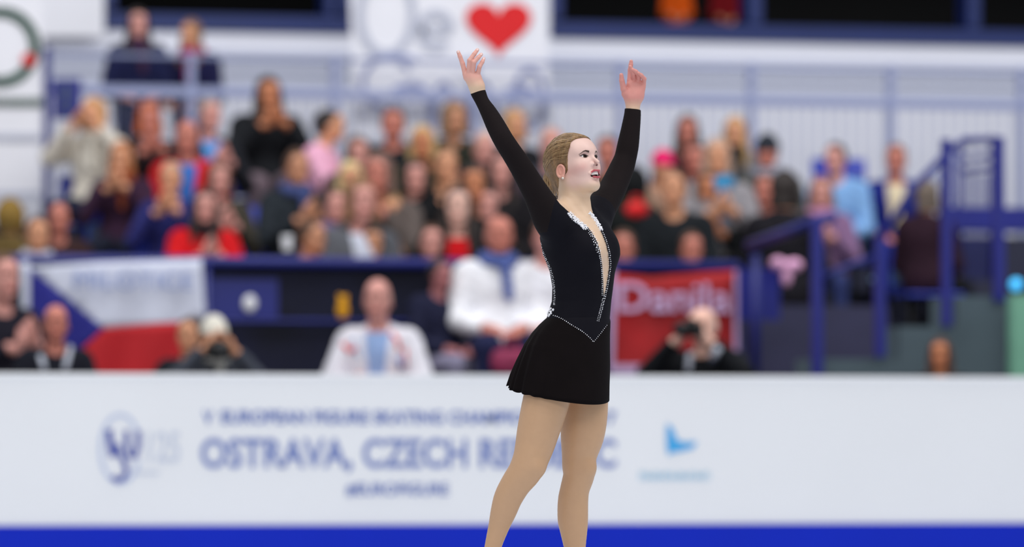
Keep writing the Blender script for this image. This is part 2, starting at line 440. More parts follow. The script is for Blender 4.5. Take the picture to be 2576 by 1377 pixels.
def stroke(mb, pts, wpx, Y, thick=.004, closed=False):
    """a flat band along points given in the photo, lying on the plane world-Y = Y"""
    P = [at_Y(a, b, Y) for a, b in pts]; P = [Vector((p.x, Y, p.z)) for p in P]; n = len(P); Lp, Rp = [], []
    sc = depth_at(pts[0][0], Y) / FPX; hw = wpx * sc / 2
    for i in range(n):
        a = P[(i - 1) % n] if closed or i > 0 else P[i]; b = P[(i + 1) % n] if closed or i < n - 1 else P[i]
        t = (b - a).normalized(); nn = Vector((-t.z, 0, t.x)); Lp.append(P[i] + nn * hw); Rp.append(P[i] - nn * hw)
    d = Vector((0, -thick, 0)); m = n if closed else n - 1
    for i in range(m):
        j = (i + 1) % n
        mb.add([Lp[i], Lp[j], Rp[j], Rp[i], Lp[i] + d, Lp[j] + d, Rp[j] + d, Rp[i] + d],
               [(0, 1, 2, 3), (7, 6, 5, 4), (0, 4, 5, 1), (2, 6, 7, 3), (1, 5, 6, 2), (3, 7, 4, 0)])
    return mb
def arc(cx, cy, rx, ry, a0, a1, n=24):
    return [(cx + rx * math.cos(math.radians(a0 + (a1 - a0) * i / n)), cy - ry * math.sin(math.radians(a0 + (a1 - a0) * i / n))) for i in range(n + 1)]
YL = YB - .001
emblem = part(stroke(MB(), arc(302, 1130, 50, 86, 20, 340), 9, YL), 'emblem_ring', M['textring'], board, label='pale blue oval emblem ring')
mb = MB(); stroke(mb, [(274, 1082), (278, 1120), (284, 1150)], 17, YL - .002)
stroke(mb, [(296, 1118), (300, 1140), (314, 1165), (318, 1190), (308, 1206), (294, 1210), (282, 1200)], 13, YL - .002)
stroke(mb, [(318, 1084), (319, 1120), (326, 1148), (340, 1150), (347, 1124), (348, 1084)], 13, YL - .002)
part(mb, 'emblem_letters', M['textnavy'], board, label='dark blue letters ISU')
T('emblem_number', '125', 372, 452, 1086, 1164, M['textpale'], off=.012).__setitem__('label', 'pale grey 125')
mb = MB(); stroke(mb, [(342, 1190), (400, 1190)], 8, YL); part(mb, 'emblem_line', M['textpale'], board)
mb = MB()
mb.prism([b2(1677, 1066), b2(1692, 1078), b2(1702, 1108), b2(1722, 1114), b2(1752, 1112), b2(1744, 1128), b2(1712, 1136), b2(1690, 1140), b2(1680, 1146), b2(1676, 1120)], (0, -.004, 0))
part(mb, 'sponsor_sail', M['sail'], board, label='sky blue sail mark')
mb = MB(); x = 1612
for i, wd in enumerate([13, 15, 8, 15, 13, 15, 8, 15, 13, 15, 15]):
    stroke(mb, [(x, 1188), (x, 1208)], 5, YL); stroke(mb, [(x + wd - 4, 1190 + 3 * (i % 3)), (x + wd - 4, 1208)], 4, YL); stroke(mb, [(x, 1190 + 9 * (i % 2)), (x + wd - 4, 1190 + 9 * (i % 2))], 4, YL); x += wd + 3
part(mb, 'sponsor_lettering', M['sailpale'], board, label='pale sky blue sponsor lettering')

# seating tiers
ROWF = lambda k: .85 + .24 * k
ROWY = lambda k: 37.7 + .8 * k
TX0 = at_Y(-1500, 600, 38).x; TX1 = at_Y(2395, 600, 40).x
for k in range(6):
    mb = MB().box((TX0, ROWY(k) - .42, 0), (TX1, ROWY(k) + .40 + (0.0 if k < 5 else .2), ROWF(k)))
    struct('trim_%d' % (k + 1), mb, M['tier'], 'seating tier of the stand')
WZ = 2.29                                   # upper walkway
struct('floor_upper', MB().box((TX0, 42.3, 0), (XR + 8, 44.4, WZ)), M['tier'], 'upper walkway behind the seats')
# the wall behind, with the two glazed openings above
YW = 44.4
def sill(px, py): return at_Y(px, py, YW).z
z_sill = sill(570, 76)
wx0 = at_Y(-1600, 50, YW).x; wx1 = at_Y(4200, 50, YW).x; z_top = z_sill + 2.2
L0, L1 = at_Y(258, 50, YW).x, at_Y(886, 50, YW).x; R0 = at_Y(1384, 50, YW).x; R1 = at_Y(3600, 50, YW).x
mb = MB().box((wx0, YW, 0), (wx1, YW + .3, z_sill)); mb.box((wx0, YW, z_sill), (L0, YW + .3, z_top)); mb.box((L1, YW, z_sill), (R0, YW + .3, z_top)); mb.box((R1, YW, z_sill), (wx1, YW + .3, z_top)); mb.box((wx0, YW, z_top), (wx1, YW + .3, z_top + .4))
struct('wall_back', mb, M['wall'], 'white wall behind the stand')
mb = MB()
for px, py, h, dp in ((570, 129, .055, .06), (570, 168, .045, .05), (570, 206, .05, .04)):
    zz = sill(px, py); mb.box((wx0, YW - dp, zz - h), (wx1, YW + .01, zz))
struct('trim_7', mb, M['wallgrey'], 'pale horizontal cladding edges on the white wall')
zz0 = sill(570, 126); zz1 = sill(570, 206)
struct('trim_8', MB().box((wx0, YW - .02, zz1), (wx1, YW + .01, zz0 - .055)), M['wallgrey'], 'pale grey band on the white wall')
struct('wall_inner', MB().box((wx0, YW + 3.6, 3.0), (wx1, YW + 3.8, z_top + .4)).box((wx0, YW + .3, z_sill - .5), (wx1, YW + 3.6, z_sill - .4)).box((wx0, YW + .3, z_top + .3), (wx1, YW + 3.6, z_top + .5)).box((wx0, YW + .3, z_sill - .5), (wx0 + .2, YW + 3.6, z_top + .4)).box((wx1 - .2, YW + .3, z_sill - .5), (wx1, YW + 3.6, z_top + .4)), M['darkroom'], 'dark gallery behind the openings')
def window(name, a, b, mull):
    t = .17; mb = MB(); y0, y1 = YW - .03, YW + .33
    mb.box((a, y0, z_sill - .01), (b, y1, z_sill + .12)); mb.box((a, y0 + .004, z_sill + .14), (a + .10, y1 - .004, z_top - .05)); mb.box((b - .10, y0 + .004, z_sill + .14), (b, y1 - .004, z_top - .05)); mb.box((a, y0, z_top - .1), (b, y1, z_top))
    for px, wpx in mull:
        x = at_Y(px, 20, YW).x; w_ = wpx * .0031 / 2; mb.box((x - w_, y0 + .03, z_sill + .13), (x + w_, y1 - .05, z_top - .08))
    o = struct(name, mb, M['frame'], 'blue framed dark window of the gallery', bevel=.01)
    rl = MB(); zz = sill(1900, 6) if a > 5 else 0
    return o
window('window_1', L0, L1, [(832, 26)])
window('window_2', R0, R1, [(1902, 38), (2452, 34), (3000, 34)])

# railing of the upper walkway
YF = 42.45
fence = empty('walkway_railing', (at_Y(0, 400, YF).x, YF, WZ)); tag(fence, 'blue grey railing with thin bars along the upper walkway', 'railing'); bpy.context.view_layer.update()
fz = lambda px, py: at_Y(px, py, YF).z
zt_, zm_ = fz(1288, 158), fz(1288, 232); fx0, fx1 = at_Y(112, 300, YF).x, at_Y(3600, 300, YF).x
part(MB().tube([(fx0, YF, zt_), (fx1, YF, zt_)], .016, 10), 'top_rail', M['fence'], fence, smooth=True)
part(MB().box((fx0, YF - .03, zm_ - .075), (fx1, YF + .03, zm_)), 'middle_rail', M['fence'], fence)
part(MB().box((fx0, YF - .02, WZ + .03), (fx1, YF + .02, WZ + .07)), 'bottom_rail', M['fence'], fence)
mb = MB(); x = fx0
while x < fx1: mb.box((x - .004, YF - .004, WZ + .05), (x + .004, YF + .004, zm_ - .05)); x += .0875
part(mb, 'balusters', M['fence'], fence)
for px in (116, 480, 842, 1192, 1560, 1890, 2240, 2570):
    x = at_Y(px, 300, YF).x; part(MB().box((x - .026, YF - .036, WZ), (x + .026, YF + .036, zt_ + .03)), 'post', M['navyrail' if px == 116 else 'fence'], fence, .004)

def flat(name, pxs, Y, m, label, cat, th=.006, nx=1, wave=0.0, group=None):
    """cloth hung on a plane: four photo corners (tl, tr, br, bl)"""
    tl, tr, br, bl = [at_Y(a, b, Y) for a, b in pxs]; nx = max(nx, 1); nz = max(2, nx // 2)
    vs, fs = [], []
    for lay in (0, 1):
        for j in range(nz + 1):
            for i in range(nx + 1):
                u, v = i / nx, j / nz; p = (tl * (1 - u) + tr * u) * (1 - v) + (bl * (1 - u) + br * u) * v
                vs.append((p.x, Y + lay * th + wave * math.sin(u * 14 + v * 2) * (.4 + .6 * v), p.z))
    n = (nx + 1) * (nz + 1); I = lambda l, j, i: l * n + j * (nx + 1) + i
    for j in range(nz):
        for i in range(nx):
            fs.append((I(0, j, i), I(0, j + 1, i), I(0, j + 1, i + 1), I(0, j, i + 1))); fs.append((I(1, j, i), I(1, j, i + 1), I(1, j + 1, i + 1), I(1, j + 1, i)))
    for i in range(nx): fs += [(I(0, 0, i), I(0, 0, i + 1), I(1, 0, i + 1), I(1, 0, i)), (I(0, nz, i + 1), I(0, nz, i), I(1, nz, i), I(1, nz, i + 1))]
    for j in range(nz): fs += [(I(0, j + 1, 0), I(0, j, 0), I(1, j, 0), I(1, j + 1, 0)), (I(0, j, nx), I(0, j + 1, nx), I(1, j + 1, nx), I(1, j, nx))]
    o = mesh_obj(name, vs, fs, m, None, False)
    if label: tag(o, label, cat, group)
    return o
# banner with the heart, hung between the two windows and down over the railing
YH = 42.60
bn = flat('fan_banner', [(876, -150), (1372, -150), (1386, 345), (892, 345)], YH, M['cloth'], 'white fan banner with a big red heart between the two dark windows', 'banner', nx=20, wave=.006)
def bpart(mb, name, m, label=None):
    o = mb.build(name, m, bn); 
    if label: o['label'] = label
    return o
hp = []
for i in range(64):
    t = 2 * math.pi * i / 64; hx = 16 * math.sin(t) ** 3; hy = 13 * math.cos(t) - 5 * math.cos(2 * t) - 2 * math.cos(3 * t) - math.cos(4 * t)
    hp.append(Vector(at_Y(1254 + hx * 5.15, 68 - hy * 4.75 - 4, YH - .012)))
bpart(MB().prism(hp, (0, -.006, 0)), 'heart', M['heart'], 'big red heart')
for pts, w_, closed in ((arc(972, 36, 66, 100, 0, 360, 40)[:-1], 20, True), ([(1058, 78), (1130, 76)] + arc(1096, 76, 38, 42, 0, 315, 30)[1:], 21, False)):
    bpart(stroke(MB(), pts, w_, YH - .012, closed=closed), 'outlined_letter', M['outline'], 'pale grey outlined letter')
for pts, w_, closed, dy in ((arc(975, 208, 62, 62, 30, 300, 30), 11, False, .012), ([(990, 226), (1040, 212), (1070, 226), (1084, 250), (1088, 335)], 15, False, .014), (arc(1116, 330, 30, 120, 0, 180), 11, False, .012),
                            (arc(1210, 330, 36, 120, 0, 180), 12, False, .012), (arc(1332, 250, 38, 74, 0, 360, 30)[:-1], 12, True, .012), ([(1270, 232), (1310, 218), (1350, 232)], 12, False, .019), ([(930, 150), (990, 140), (1050, 150)], 12, False, .019)):
    bpart(stroke(MB(), pts, w_, YH - dy, closed=closed), 'outlined_letter', M['outline2'], 'blue grey outlined letter of the lower line')

# big poster at far left with the green ring
YP = 41.6
ps = flat('hanging_poster', [(-420, -160), (262, -160), (262, 92), (-420, 92)], YW - .12, M['cloth'], 'white poster on the wall beside the left window', 'poster', nx=8)
ps.name = 'wall_poster'
ps = flat('hanging_poster', [(-420, -100), (106, -100), (110, 498), (-420, 498)], YP, M['cloth'], 'white hanging poster with a dark green ring at the far left', 'poster', nx=10, wave=.004)
YQ = YP - .010
mb = MB(); stroke(mb, arc(0, 118, 88, 88, 110, -230, 44), 27, YQ)
def ppart(mb, name, m, label):
    o = mb.build(name, m, ps); o['label'] = label; return o
ppart(mb, 'green_ring', M['green'], 'dark green ring')
mb = MB(); x = -60
for i in range(17):
    stroke(mb, [(x, 246), (x, 268)], 5, YQ); stroke(mb, [(x + 7, 246 + 6 * (i % 2)), (x + 7, 268)], 4, YQ - .001); x += 10
ppart(mb, 'green_lettering', M['green'], 'small green lettering')
mb = MB(); stroke(mb, arc(72, 150, 9, 7, 0, 360, 12)[:-1], 18, YQ - .006, closed=True); ppart(mb, 'red_bow', M['heart'], 'small red mark on the ring')
o = MB().box((at_Y(110, 300, YP).x, YP - .03, at_Y(117, 505, YP).z), (at_Y(126, 300, YP).x, YP + .03, at_Y(117, 120, YP).z)).build('frame_post', M['navyrail'], ps); o['label'] = 'navy post at the right edge of the poster'
mb = MB(); stroke(mb, [(-60, 345), (102, 345)], 16, YQ); stroke(mb, [(-60, 490), (104, 490)], 15, YQ); ppart(mb, 'printed_lines', M['outline'], 'pale grey printed lines')

# blue sign by the fence
sg = flat('blue_sign', [(134, 198), (204, 198), (204, 300), (134, 300)], 42.395, M['navy'], 'small navy sign with grey symbol on the railing, left', 'sign', th=.02)
mb = MB(); stroke(mb, [(166, 212), (166, 262)], 12, 42.39); stroke(mb, [(160, 278), (174, 278)], 16, 42.39); o = mb.build('symbol', M['concrete'], sg); o['label'] = 'grey symbol'

# front railing of the stand
YR = 37.16
fr = empty('front_railing', (at_Y(0, 660, YR).x, YR, ROWF(0))); tag(fr, 'blue tube railing along the front of the stand', 'railing'); bpy.context.view_layer.update()
rz = at_Y(640, 660, YR).z; rx0, rx1 = at_Y(-1500, 660, YR).x, at_Y(1858, 660, YR).x
part(MB().tube([(rx0, YR, rz), (rx1, YR, rz)], .036, 12), 'top_rail', M['navyrail'], fr, smooth=True)
part(MB().tube([(rx0, YR, rz - .38), (rx1, YR, rz - .38)], .014, 10), 'middle_rail', M['navyrail'], fr, smooth=True)
part(MB().box((rx0, YR + .04, FLOOR_Z), (rx1, YR + .07, rz - .02)), 'infill_panel', M['parapet'], fr, label='dark navy infill panel')
a_, b_ = at_Y(522, 700, YR), at_Y(702, 800, YR); part(MB().box((a_.x, YR + .032, b_.z), (b_.x, YR + .039, a_.z)), 'infill_panel', M['navyrail'], fr, label='brighter blue infill panel')
for px in (-250, 20, 330, 520, 1180, 1530, 1858):
    x = at_Y(px, 700, YR).x; part(MB().tube([(x, YR, FLOOR_Z), (x, YR, rz)], .024, 10), 'post', M['navyrail'], fr, smooth=True)
pn = flat('sheet_metal_screen', [(1858, 676), (1962, 676), (1962, 806), (1858, 806)], 37.05, M['navy'], 'solid navy screen at the end of the front railing, left of the stair', 'screen', th=.03)
# barrier panel below the front railing, dark navy mesh
struct('trim_9', MB().box((rx0, 37.2, FLOOR_Z), (at_Y(1900, 700, 37.2).x, 37.27, .85)), M['tier'], 'front face of the stand')

# stair, concrete blocks and gate at right
def bx(pts, y0, y1, m, name, label, mb=None):
    (a, b), (c, d) = pts; p = at_Y(a, b, y0); q = at_Y(c, d, y0); k = mb or MB()
    k.box((p.x, y0, q.z), (q.x, y1, p.z)); return k
mb = MB()
for i in range(10): 
    y0 = 35.4 + .30 * i; a = at_Y(1878, 800, y0).x; b = at_Y(2235, 800, y0).x; mb.box((a, y0, 0), (b, y0 + .3 + 2.6, FLOOR_Z + .155 * i + .02))
struct('trim_10', mb, M['stair'], 'slate steps of the stair at the right end of the stand')
mb = MB(); yb0 = 35.0
for x0, x1, py in ((2062, 2262, 903), (2262, 2406, 822), (2406, 2700, 745)):
    a, b = at_Y(x0, py, yb0), at_Y(x1, py, yb0); mb.box((a.x, yb0, 0), (b.x, yb0 + .5, a.z)); 
struct('trim_11', mb, M['concrete'], 'grey green stepped concrete block')
ys = 34.95
sr = empty('stair_railing', (at_Y(2055, 900, ys).x, ys, FLOOR_Z)); tag(sr, 'dark blue stair railing with sloping handrail and thick posts, right of the stand', 'railing'); bpy.context.view_layer.update()
for px, p0, p1, wpx in ((2055, 548, 1010, 27), (2213, 600, 900, 27), (2380, 350, 822, 24), (2512, 345, 760, 28)):
    a, b = at_Y(px, p0, ys), at_Y(px, p1, ys); w_ = wpx / 2 * .0024; part(MB().box((a.x - w_, ys - .03, b.z), (a.x + w_, ys + .03, a.z)), 'post', M['navy'], sr, .006)
P = lambda a, b, Y=ys: Vector(at_Y(a, b, Y))
part(MB().tube([P(1885, 618, 36.9), P(1960, 592, 36.3), P(2055, 556), P(2100, 545)], .034, 10), 'handrail', M['navyrail'], sr, smooth=True)
part(MB().tube([P(2213, 606), P(2300, 470), P(2380, 388), P(2425, 352), P(2512, 352)], .024, 10), 'handrail', M['navyrail'], sr, smooth=True)
part(MB().tube([P(2055, 700), P(2213, 640)], .018, 10), 'middle_rail', M['navyrail'], sr, smooth=True)
part(MB().tube([P(1900, 640, 36.9), P(1900, 945, 36.9)], .03, 10), 'post', M['navyrail'], sr, smooth=True)
yg = 40.5
gt = empty('barred_gate', (at_Y(2410, 520, yg).x, yg, 1.0)); tag(gt, 'blue barred gate in front of the white wall at the right edge', 'gate'); bpy.context.view_layer.update()
mb = MB()
for a, b in (((2412, 360), (2412, 720)), ((2500, 360), (2500, 720))): mb.tube([P(*a, yg), P(*b, yg)], .03, 8)
for y in (362, 400, 432): mb.tube([P(2412, y, yg), P(2500, y - 14, yg)], .022, 8)
part(mb, 'gate_frame', M['navyrail'], gt, smooth=True)
mb = MB()
for i in range(9): mb.tube([P(2420 + i * 9.5, 436, yg), P(2420 + i * 9.5, 715, yg)], .007, 6)
part(mb, 'bars', M['navyrail'], gt)
mb = MB()
for i in range(9): mb.tube([P(2318 + i * 11, 470 - i * 9, yg), P(2318 + i * 11, 560, yg)], .006, 6)
mb.tube([P(2312, 478, yg), P(2412, 392, yg)], .02, 8); part(mb, 'sloping_bars', M['fence'], gt)
struct('trim_12', bx([(2392, 520), (2760, 582)], 39.6, 39.9, M['navy'], '', ''), M['navy'], 'navy beam at the right edge')
struct('trim_13', bx([(2398, 704), (2540, 760)], 39.5, 39.9, M['navy'], '', ''), M['tier'], 'dark low wall under the gate')
struct('pillar_right', bx([(2548, 742), (2640, 1040)], 34.7, 34.8, M['greenpost'], '', ''), M['greenpost'], 'pale green pillar at the lower right edge')
# small blue lamp
lz = at_Y(2556, 716, 37.4); lp = empty('signal_lamp', lz); tag(lp, 'small glowing blue lamp at the right edge', 'lamp'); bpy.context.view_layer.update()
part(MB().ball(lz, .040, 16), 'lamp_bulb', M['bluelamp'], lp, smooth=True, label='glowing blue bulb')
part(MB().tube([lz + Vector((0, .02, -.04)), lz + Vector((0, .02, -.75))], .02, 8), 'lamp_post', M['black'], lp, smooth=True)
# the flag
YG = 37.10
fg = empty('czech_flag', (at_Y(60, 780, YG).x, YG, 1.2)); tag(fg, 'white, red and blue Czech flag reading MILOTICE, tied to the front railing', 'flag'); bpy.context.view_layer.update()
def cloth_poly(poly, name, m, label, Y=YG, step=13, amp=.014, parent=fg, dy=0.0):
    """a wavy cloth piece filling a photo-space polygon"""
    xs = [a for a, b in poly]; ys_ = [b for a, b in poly]; bm = bmesh.new()
    vs = [bm.verts.new((a, 0, b)) for a, b in poly]; bm.faces.new(vs)
    x = min(xs) + step
    while x < max(xs): bmesh.ops.bisect_plane(bm, geom=bm.verts[:] + bm.edges[:] + bm.faces[:], plane_co=(x, 0, 0), plane_no=(1, 0, 0)); x += step
    y = min(ys_) + step * 2
    while y < max(ys_): bmesh.ops.bisect_plane(bm, geom=bm.verts[:] + bm.edges[:] + bm.faces[:], plane_co=(0, 0, y), plane_no=(0, 0, 1)); y += step * 2
    bmesh.ops.triangulate(bm, faces=bm.faces)
    for v in bm.verts:
        a, b = v.co.x, v.co.z; p = at_Y(a, b, Y); v.co = (p.x, Y + dy + amp * math.sin(a * .05 + b * .012) + .4 * amp * math.sin(a * .13), p.z)
    r = bmesh.ops.extrude_face_region(bm, geom=bm.faces[:]); 
    for v in [g for g in r['geom'] if isinstance(g, bmesh.types.BMVert)]: v.co.y += .004
    bmesh.ops.recalc_face_normals(bm, faces=bm.faces)
    me = bpy.data.meshes.new(name); bm.to_mesh(me); bm.free(); me.materials.append(m); me.polygons.foreach_set('use_smooth', [True] * len(me.polygons))
    o = bpy.data.objects.new(name, me); C.objects.link(o)
    if parent: o.parent = parent; o.matrix_parent_inverse = parent.matrix_world.inverted()
    if label: o['label'] = label
    return o
cloth_poly([(72, 672), (250, 660), (508, 652), (516, 806), (380, 815), (262, 826)], 'white_stripe', M['flagwhite'], 'white stripe')
cloth_poly([(262, 826), (380, 815), (484, 808), (470, 870), (430, 1000), (250, 1000), (205, 880)], 'red_stripe', M['flagred'], 'red stripe')
cloth_poly([(72, 672), (262, 826), (205, 880), (72, 960)], 'blue_triangle', M['flagblue'], 'blue triangle')
cloth_poly([(50, 660), (74, 660), (76, 900), (56, 900)], 'hem', M['flagwhite'], 'white hem at the pole side')
text_obj('lettering', 'MILOTICE', 188, 486, 686, 726, YG - .035, M['flagtext'], fg, off=-.008)['label'] = 'blue hand painted MILOTICE'
# red banner
YN = 37.10
rb = empty('red_banner', (at_Y(1700, 800, YN).x, YN, 1.2)); tag(rb, 'red banner with pale lilac lettering and border hung on the front railing', 'banner'); bpy.context.view_layer.update()
cloth_poly([(1546, 690), (1640, 698), (1850, 680), (1850, 924), (1536, 924)], 'banner_cloth', M['redbanner'], None, YN, 20, .012, rb)
mb = MB(); stroke(mb, [(1541, 680), (1536, 930)], 14, YN - .03); stroke(mb, [(1536, 930), (1852, 930)], 24, YN - .031); stroke(mb, [(1852, 680), (1852, 930)], 10, YN - .03); part(mb, 'border', M['lilac'], rb, label='pale lilac border')
text_obj('lettering', 'Danila', 1556, 1836, 712, 786, YN - .035, M['lilac'], rb, off=.012)['label'] = 'pale lilac painted lettering'
struct('trim_15', MB().box((at_Y(1010, 900, 36.5).x, 36.25, FLOOR_Z), (at_Y(1520, 900, 36.5).x, 37.15, .75)), M['tier'], 'low platform in front of the navy panel')
# bench behind the board for the photographers
struct('trim_14', MB().box((at_Y(60, 900, 34.4).x, 34.35, FLOOR_Z), (at_Y(2560, 900, 34.4).x, 34.85, FLOOR_Z + .40)), M['tier'], 'low dark bench behind the rink board')
# ------------------------------------------------------------------ spectators
# a spectator stands or sits at the origin, facing -Y; z = 0 is the floor
def R3(a, b, c): return (a, b, c)
POSES = {
 # hands (x, y, z) left/right, elbows, sitting?
 'clap':  dict(sit=True, hands=[(-.028, -.33, .86), (.030, -.33, .88)], elb=[(-.25, -.10, .70), (.25, -.10, .70)]),
 'up':    dict(sit=True, hands=[(-.030, -.27, .99), (.034, -.27, 1.01)], elb=[(-.25, -.16, .74), (.25, -.16, .74)]),
 'lap':   dict(sit=True, hands=[(-.07, -.30, .60), (.06, -.32, .60)], elb=[(-.25, -.03, .67), (.25, -.03, .67)]),
 'cross': dict(sit=True, hands=[(.10, -.24, .70), (-.08, -.26, .74)], elb=[(-.29, -.08, .66), (.29, -.08, .66)]),
 'photo': dict(sit=True, hands=[(-.055, -.20, 1.13), (.070, -.20, 1.12)], elb=[(-.30, -.14, .88), (.30, -.14, .88)]),
 'stand': dict(sit=False, hands=[(-.10, -.24, 1.02), (.10, -.24, 1.00)], elb=[(-.25, -.02, 1.08), (.25, -.02, 1.08)]),
}
HZ_SIT, HZ_STAND = 1.17, 1.60
def frame(pose):
    P = POSES[pose]; dz = 0 if P['sit'] else HZ_STAND - HZ_SIT
    return P, dz
def torso_parts(p, pose, g=0.0):
    P, dz = frame(pose)
    d = ell(p, (0, .02, .56 + dz), (.165 + g, .120 + g, .13 + g))
    d = smin(d, ell(p, (0, .03, .74 + dz), (.155 + g, .105 + g, .20)), .08)
    d = smin(d, ell(p, (0, .03, .88 + dz), (.180 + g, .110 + g, .14)), .06)
    d = smin(d, rc(p, (-.15, .03, .955 + dz), (.15, .03, .955 + dz), .052 + g, .052 + g), .05)
    return d
def arms_parts(p, pose, g=0.0, to_wrist=True):
    P, dz = frame(pose); d = None
    for sx, h, e in ((-1, P['hands'][0], P['elb'][0]), (1, P['hands'][1], P['elb'][1])):
        h = np.array(h); e = np.array(e); hw = h + (e - h) / np.linalg.norm(e - h) * .085
        a = chain(p, [(sx * .178, .03, .935 + dz, .056 + g), (*e, .043 + g), (*hw, .028 + g)], .01)
        d = a if d is None else np.minimum(d, a)
    return d
def leg_parts(p, pose, g=0.0):
    P, dz = frame(pose); d = None
    for sx in (-1, 1):
        if P['sit']: pts = [(sx * .095, .0, .52, .085 + g), (sx * .125, -.40, .50, .062 + g), (sx * .13, -.39, .28, .052 + g), (sx * .13, -.37, .09, .036 + g)]
        else: pts = [(sx * .09, .02, .92, .088 + g), (sx * .10, .0, .52, .060 + g), (sx * .105, .02, .34, .052 + g), (sx * .11, .03, .09, .036 + g)]
        a = chain(p, pts, .03); d = a if d is None else np.minimum(d, a)
    return d
def foot_parts(p, pose, g=0.0, sides=(-1, 1)):
    P, dz = frame(pose); d = None
    y = -.37 if P['sit'] else .03
    for sx in sides:
        a = chain(p, [(sx * .13, y + .01, .055, .04 + g), (sx * .14, y - .10, .042, .036 + g), (sx * .145, y - .17, .036, .03 + g)], .02)
        d = a if d is None else np.minimum(d, a)
    return np.maximum(d, .004 - p[:, 2])
def hand_parts(p, pose):
    P, dz = frame(pose); d = None
    for sx, h, e in ((-1, P['hands'][0], P['elb'][0]), (1, P['hands'][1], P['elb'][1])):
        h = np.array(h); e = np.array(e); u = (h - e) / np.linalg.norm(h - e)
        if pose in ('clap', 'up'): fw = np.array((sx * -.10, -.35, .93)); side = np.array((0, .93, .35)); pn = np.array((-sx, 0, 0))
        elif pose == 'photo': fw = np.array((-sx * .55, -.25, .80)); side = np.array((-sx * .3, .9, 0)); pn = np.array((-sx, -.2, 0))
        else: fw = u; side = np.cross(u, (0, 0, 1.)); side /= np.linalg.norm(side) + 1e-6; pn = np.cross(fw, side)
        fw = fw / np.linalg.norm(fw); side = side / np.linalg.norm(side)
        w0 = h - fw * .05
        a = chain(p, [(*(h - u * .09 if True else w0), .028), (*w0, .027), (*(h + fw * .01), .034)], .02)
        a = smin(a, chain(p, [(*(h - side * .02), .022), (*(h + side * .024), .022)], .01), .02)
        for i, (o, l) in enumerate(((-.030, .060), (-.010, .075), (.010, .078), (.030, .068))):
            b = h + side * o + fw * .02; m_ = b + fw * l * .6; t = m_ + fw * l * .4 + pn * .012
            a = smin(a, chain(p, [(*b, .0105), (*m_, .0095), (*t, .008)], .003), .006)
        b = h + side * .03 - fw * .02
        a = smin(a, chain(p, [(*b, .013), (*(b + side * .028 + fw * .03), .011), (*(b + side * .034 + fw * .058), .009)], .003), .008)
        d = a if d is None else np.minimum(d, a)
    return d
def head_at(p, pose, cut=.19):
    P, dz = frame(pose); q = (p - V3(0, -.035, HZ_SIT + dz)); q = np.stack([-q[:, 0], -q[:, 1], q[:, 2]], 1)
    m = np.linalg.norm(q, axis=1) < cut + .05; d = np.full(len(p), .12, F32)
    if m.any(): d[m] = head_sdf(q[m].astype(F32))
    return d
def person_body(pose):
    P, dz = frame(pose)
    def fn(p):
        d = torso_parts(p, pose); d = smin(d, arms_parts(p, pose), .03); d = smin(d, leg_parts(p, pose), .05); d = smin(d, foot_parts(p, pose), .02)
        d = smin(d, rc(p, (0, .025, .97 + dz), (0, -.015, 1.09 + dz), .060, .052), .04); d = smin(d, head_at(p, pose), .02)
        return smin(d, hand_parts(p, pose), .012)
    return fn
def coat(pose):
    P, dz = frame(pose); zh = .47 + dz if P['sit'] else .74
    def fn(p):
        d = torso_parts(p, pose, .020); d = smin(d, ell(p, (0, .01, .56 + dz), (.20, .155, .15)), .05)
        if not P['sit']: d = smin(d, ell(p, (0, .02, .86), (.20, .145, .20)), .06)
        d = smin(d, arms_parts(p, pose, .021), .035)
        d = smin(d, ell(p, (0, .03, 1.015 + dz), (.085, .082, .035)), .03)
        d = d + .003 * np.sin(p[:, 2] * 70 + 8 * p[:, 0]) * np.sin(p[:, 0] * 40 + p[:, 2] * 23)
        d = smax(d, -rc(p, (0, -.02, 1.03 + dz), (0, -.05, 1.20 + dz), .062, .08), .01)
        for h, e in zip(P['hands'], P['elb']):
            h = np.array(h); e = np.array(e); u = (h - e) / np.linalg.norm(h - e); c = h - u * .085
            m = (p - c.astype(F32)) @ u.astype(F32); near = np.linalg.norm(p - h.astype(F32), axis=1) < .15
            d = np.where(near, np.maximum(d, m), d)
        return np.maximum(d, zh - p[:, 2])
    return fn
def trousers(pose):
    P, dz = frame(pose)
    def fn(p):
        d = leg_parts(p, pose, .014); d = smin(d, ell(p, (0, .02, .56 + dz), (.175, .130, .12)), .06)
        return smax(smax(d, .10 - p[:, 2], .005), p[:, 2] - (.62 + dz), .01)
    return fn
def shoe(pose, sx):
    return lambda p: np.maximum(smax(np.minimum(foot_parts(p, pose, .008, (sx,)), leg_parts(p, pose, .006)), p[:, 2] - .13, .01), -sx * p[:, 0] + .02)
def shirt(pose):
    P, dz = frame(pose)
    def fn(p):
        d = torso_parts(p, pose, .026); w_ = np.clip((p[:, 2] - (.55 + dz)) / .45, 0, 1) * .055 + .022
        return np.maximum(np.maximum(np.abs(p[:, 0]) - w_, p[:, 1] + .03), smax(d, np.maximum(.60 + dz - p[:, 2], p[:, 2] - (1.0 + dz)), .01))
    return fn
def scarf(pose):
    P, dz = frame(pose)
    def fn(p):
        q = p - V3(0, .0, 1.035 + dz); r = np.sqrt((q[:, 0] / 1.05) ** 2 + q[:, 1] ** 2); d = np.sqrt((r - .078) ** 2 + (q[:, 2] * .8 - .15 * q[:, 1]) ** 2) - .034
        d = smin(d, rc(p, (.02, -.105, 1.02 + dz), (.035, -.155, .80 + dz), .032, .026), .02)
        return d + .003 * np.sin(p[:, 2] * 120 + p[:, 0] * 60)
    return fn
HAIRS = {}
def hcap_(q, g): return ell(q, (0, -.014, .030), (.080 + g, .1005 + g, .0925 + g))
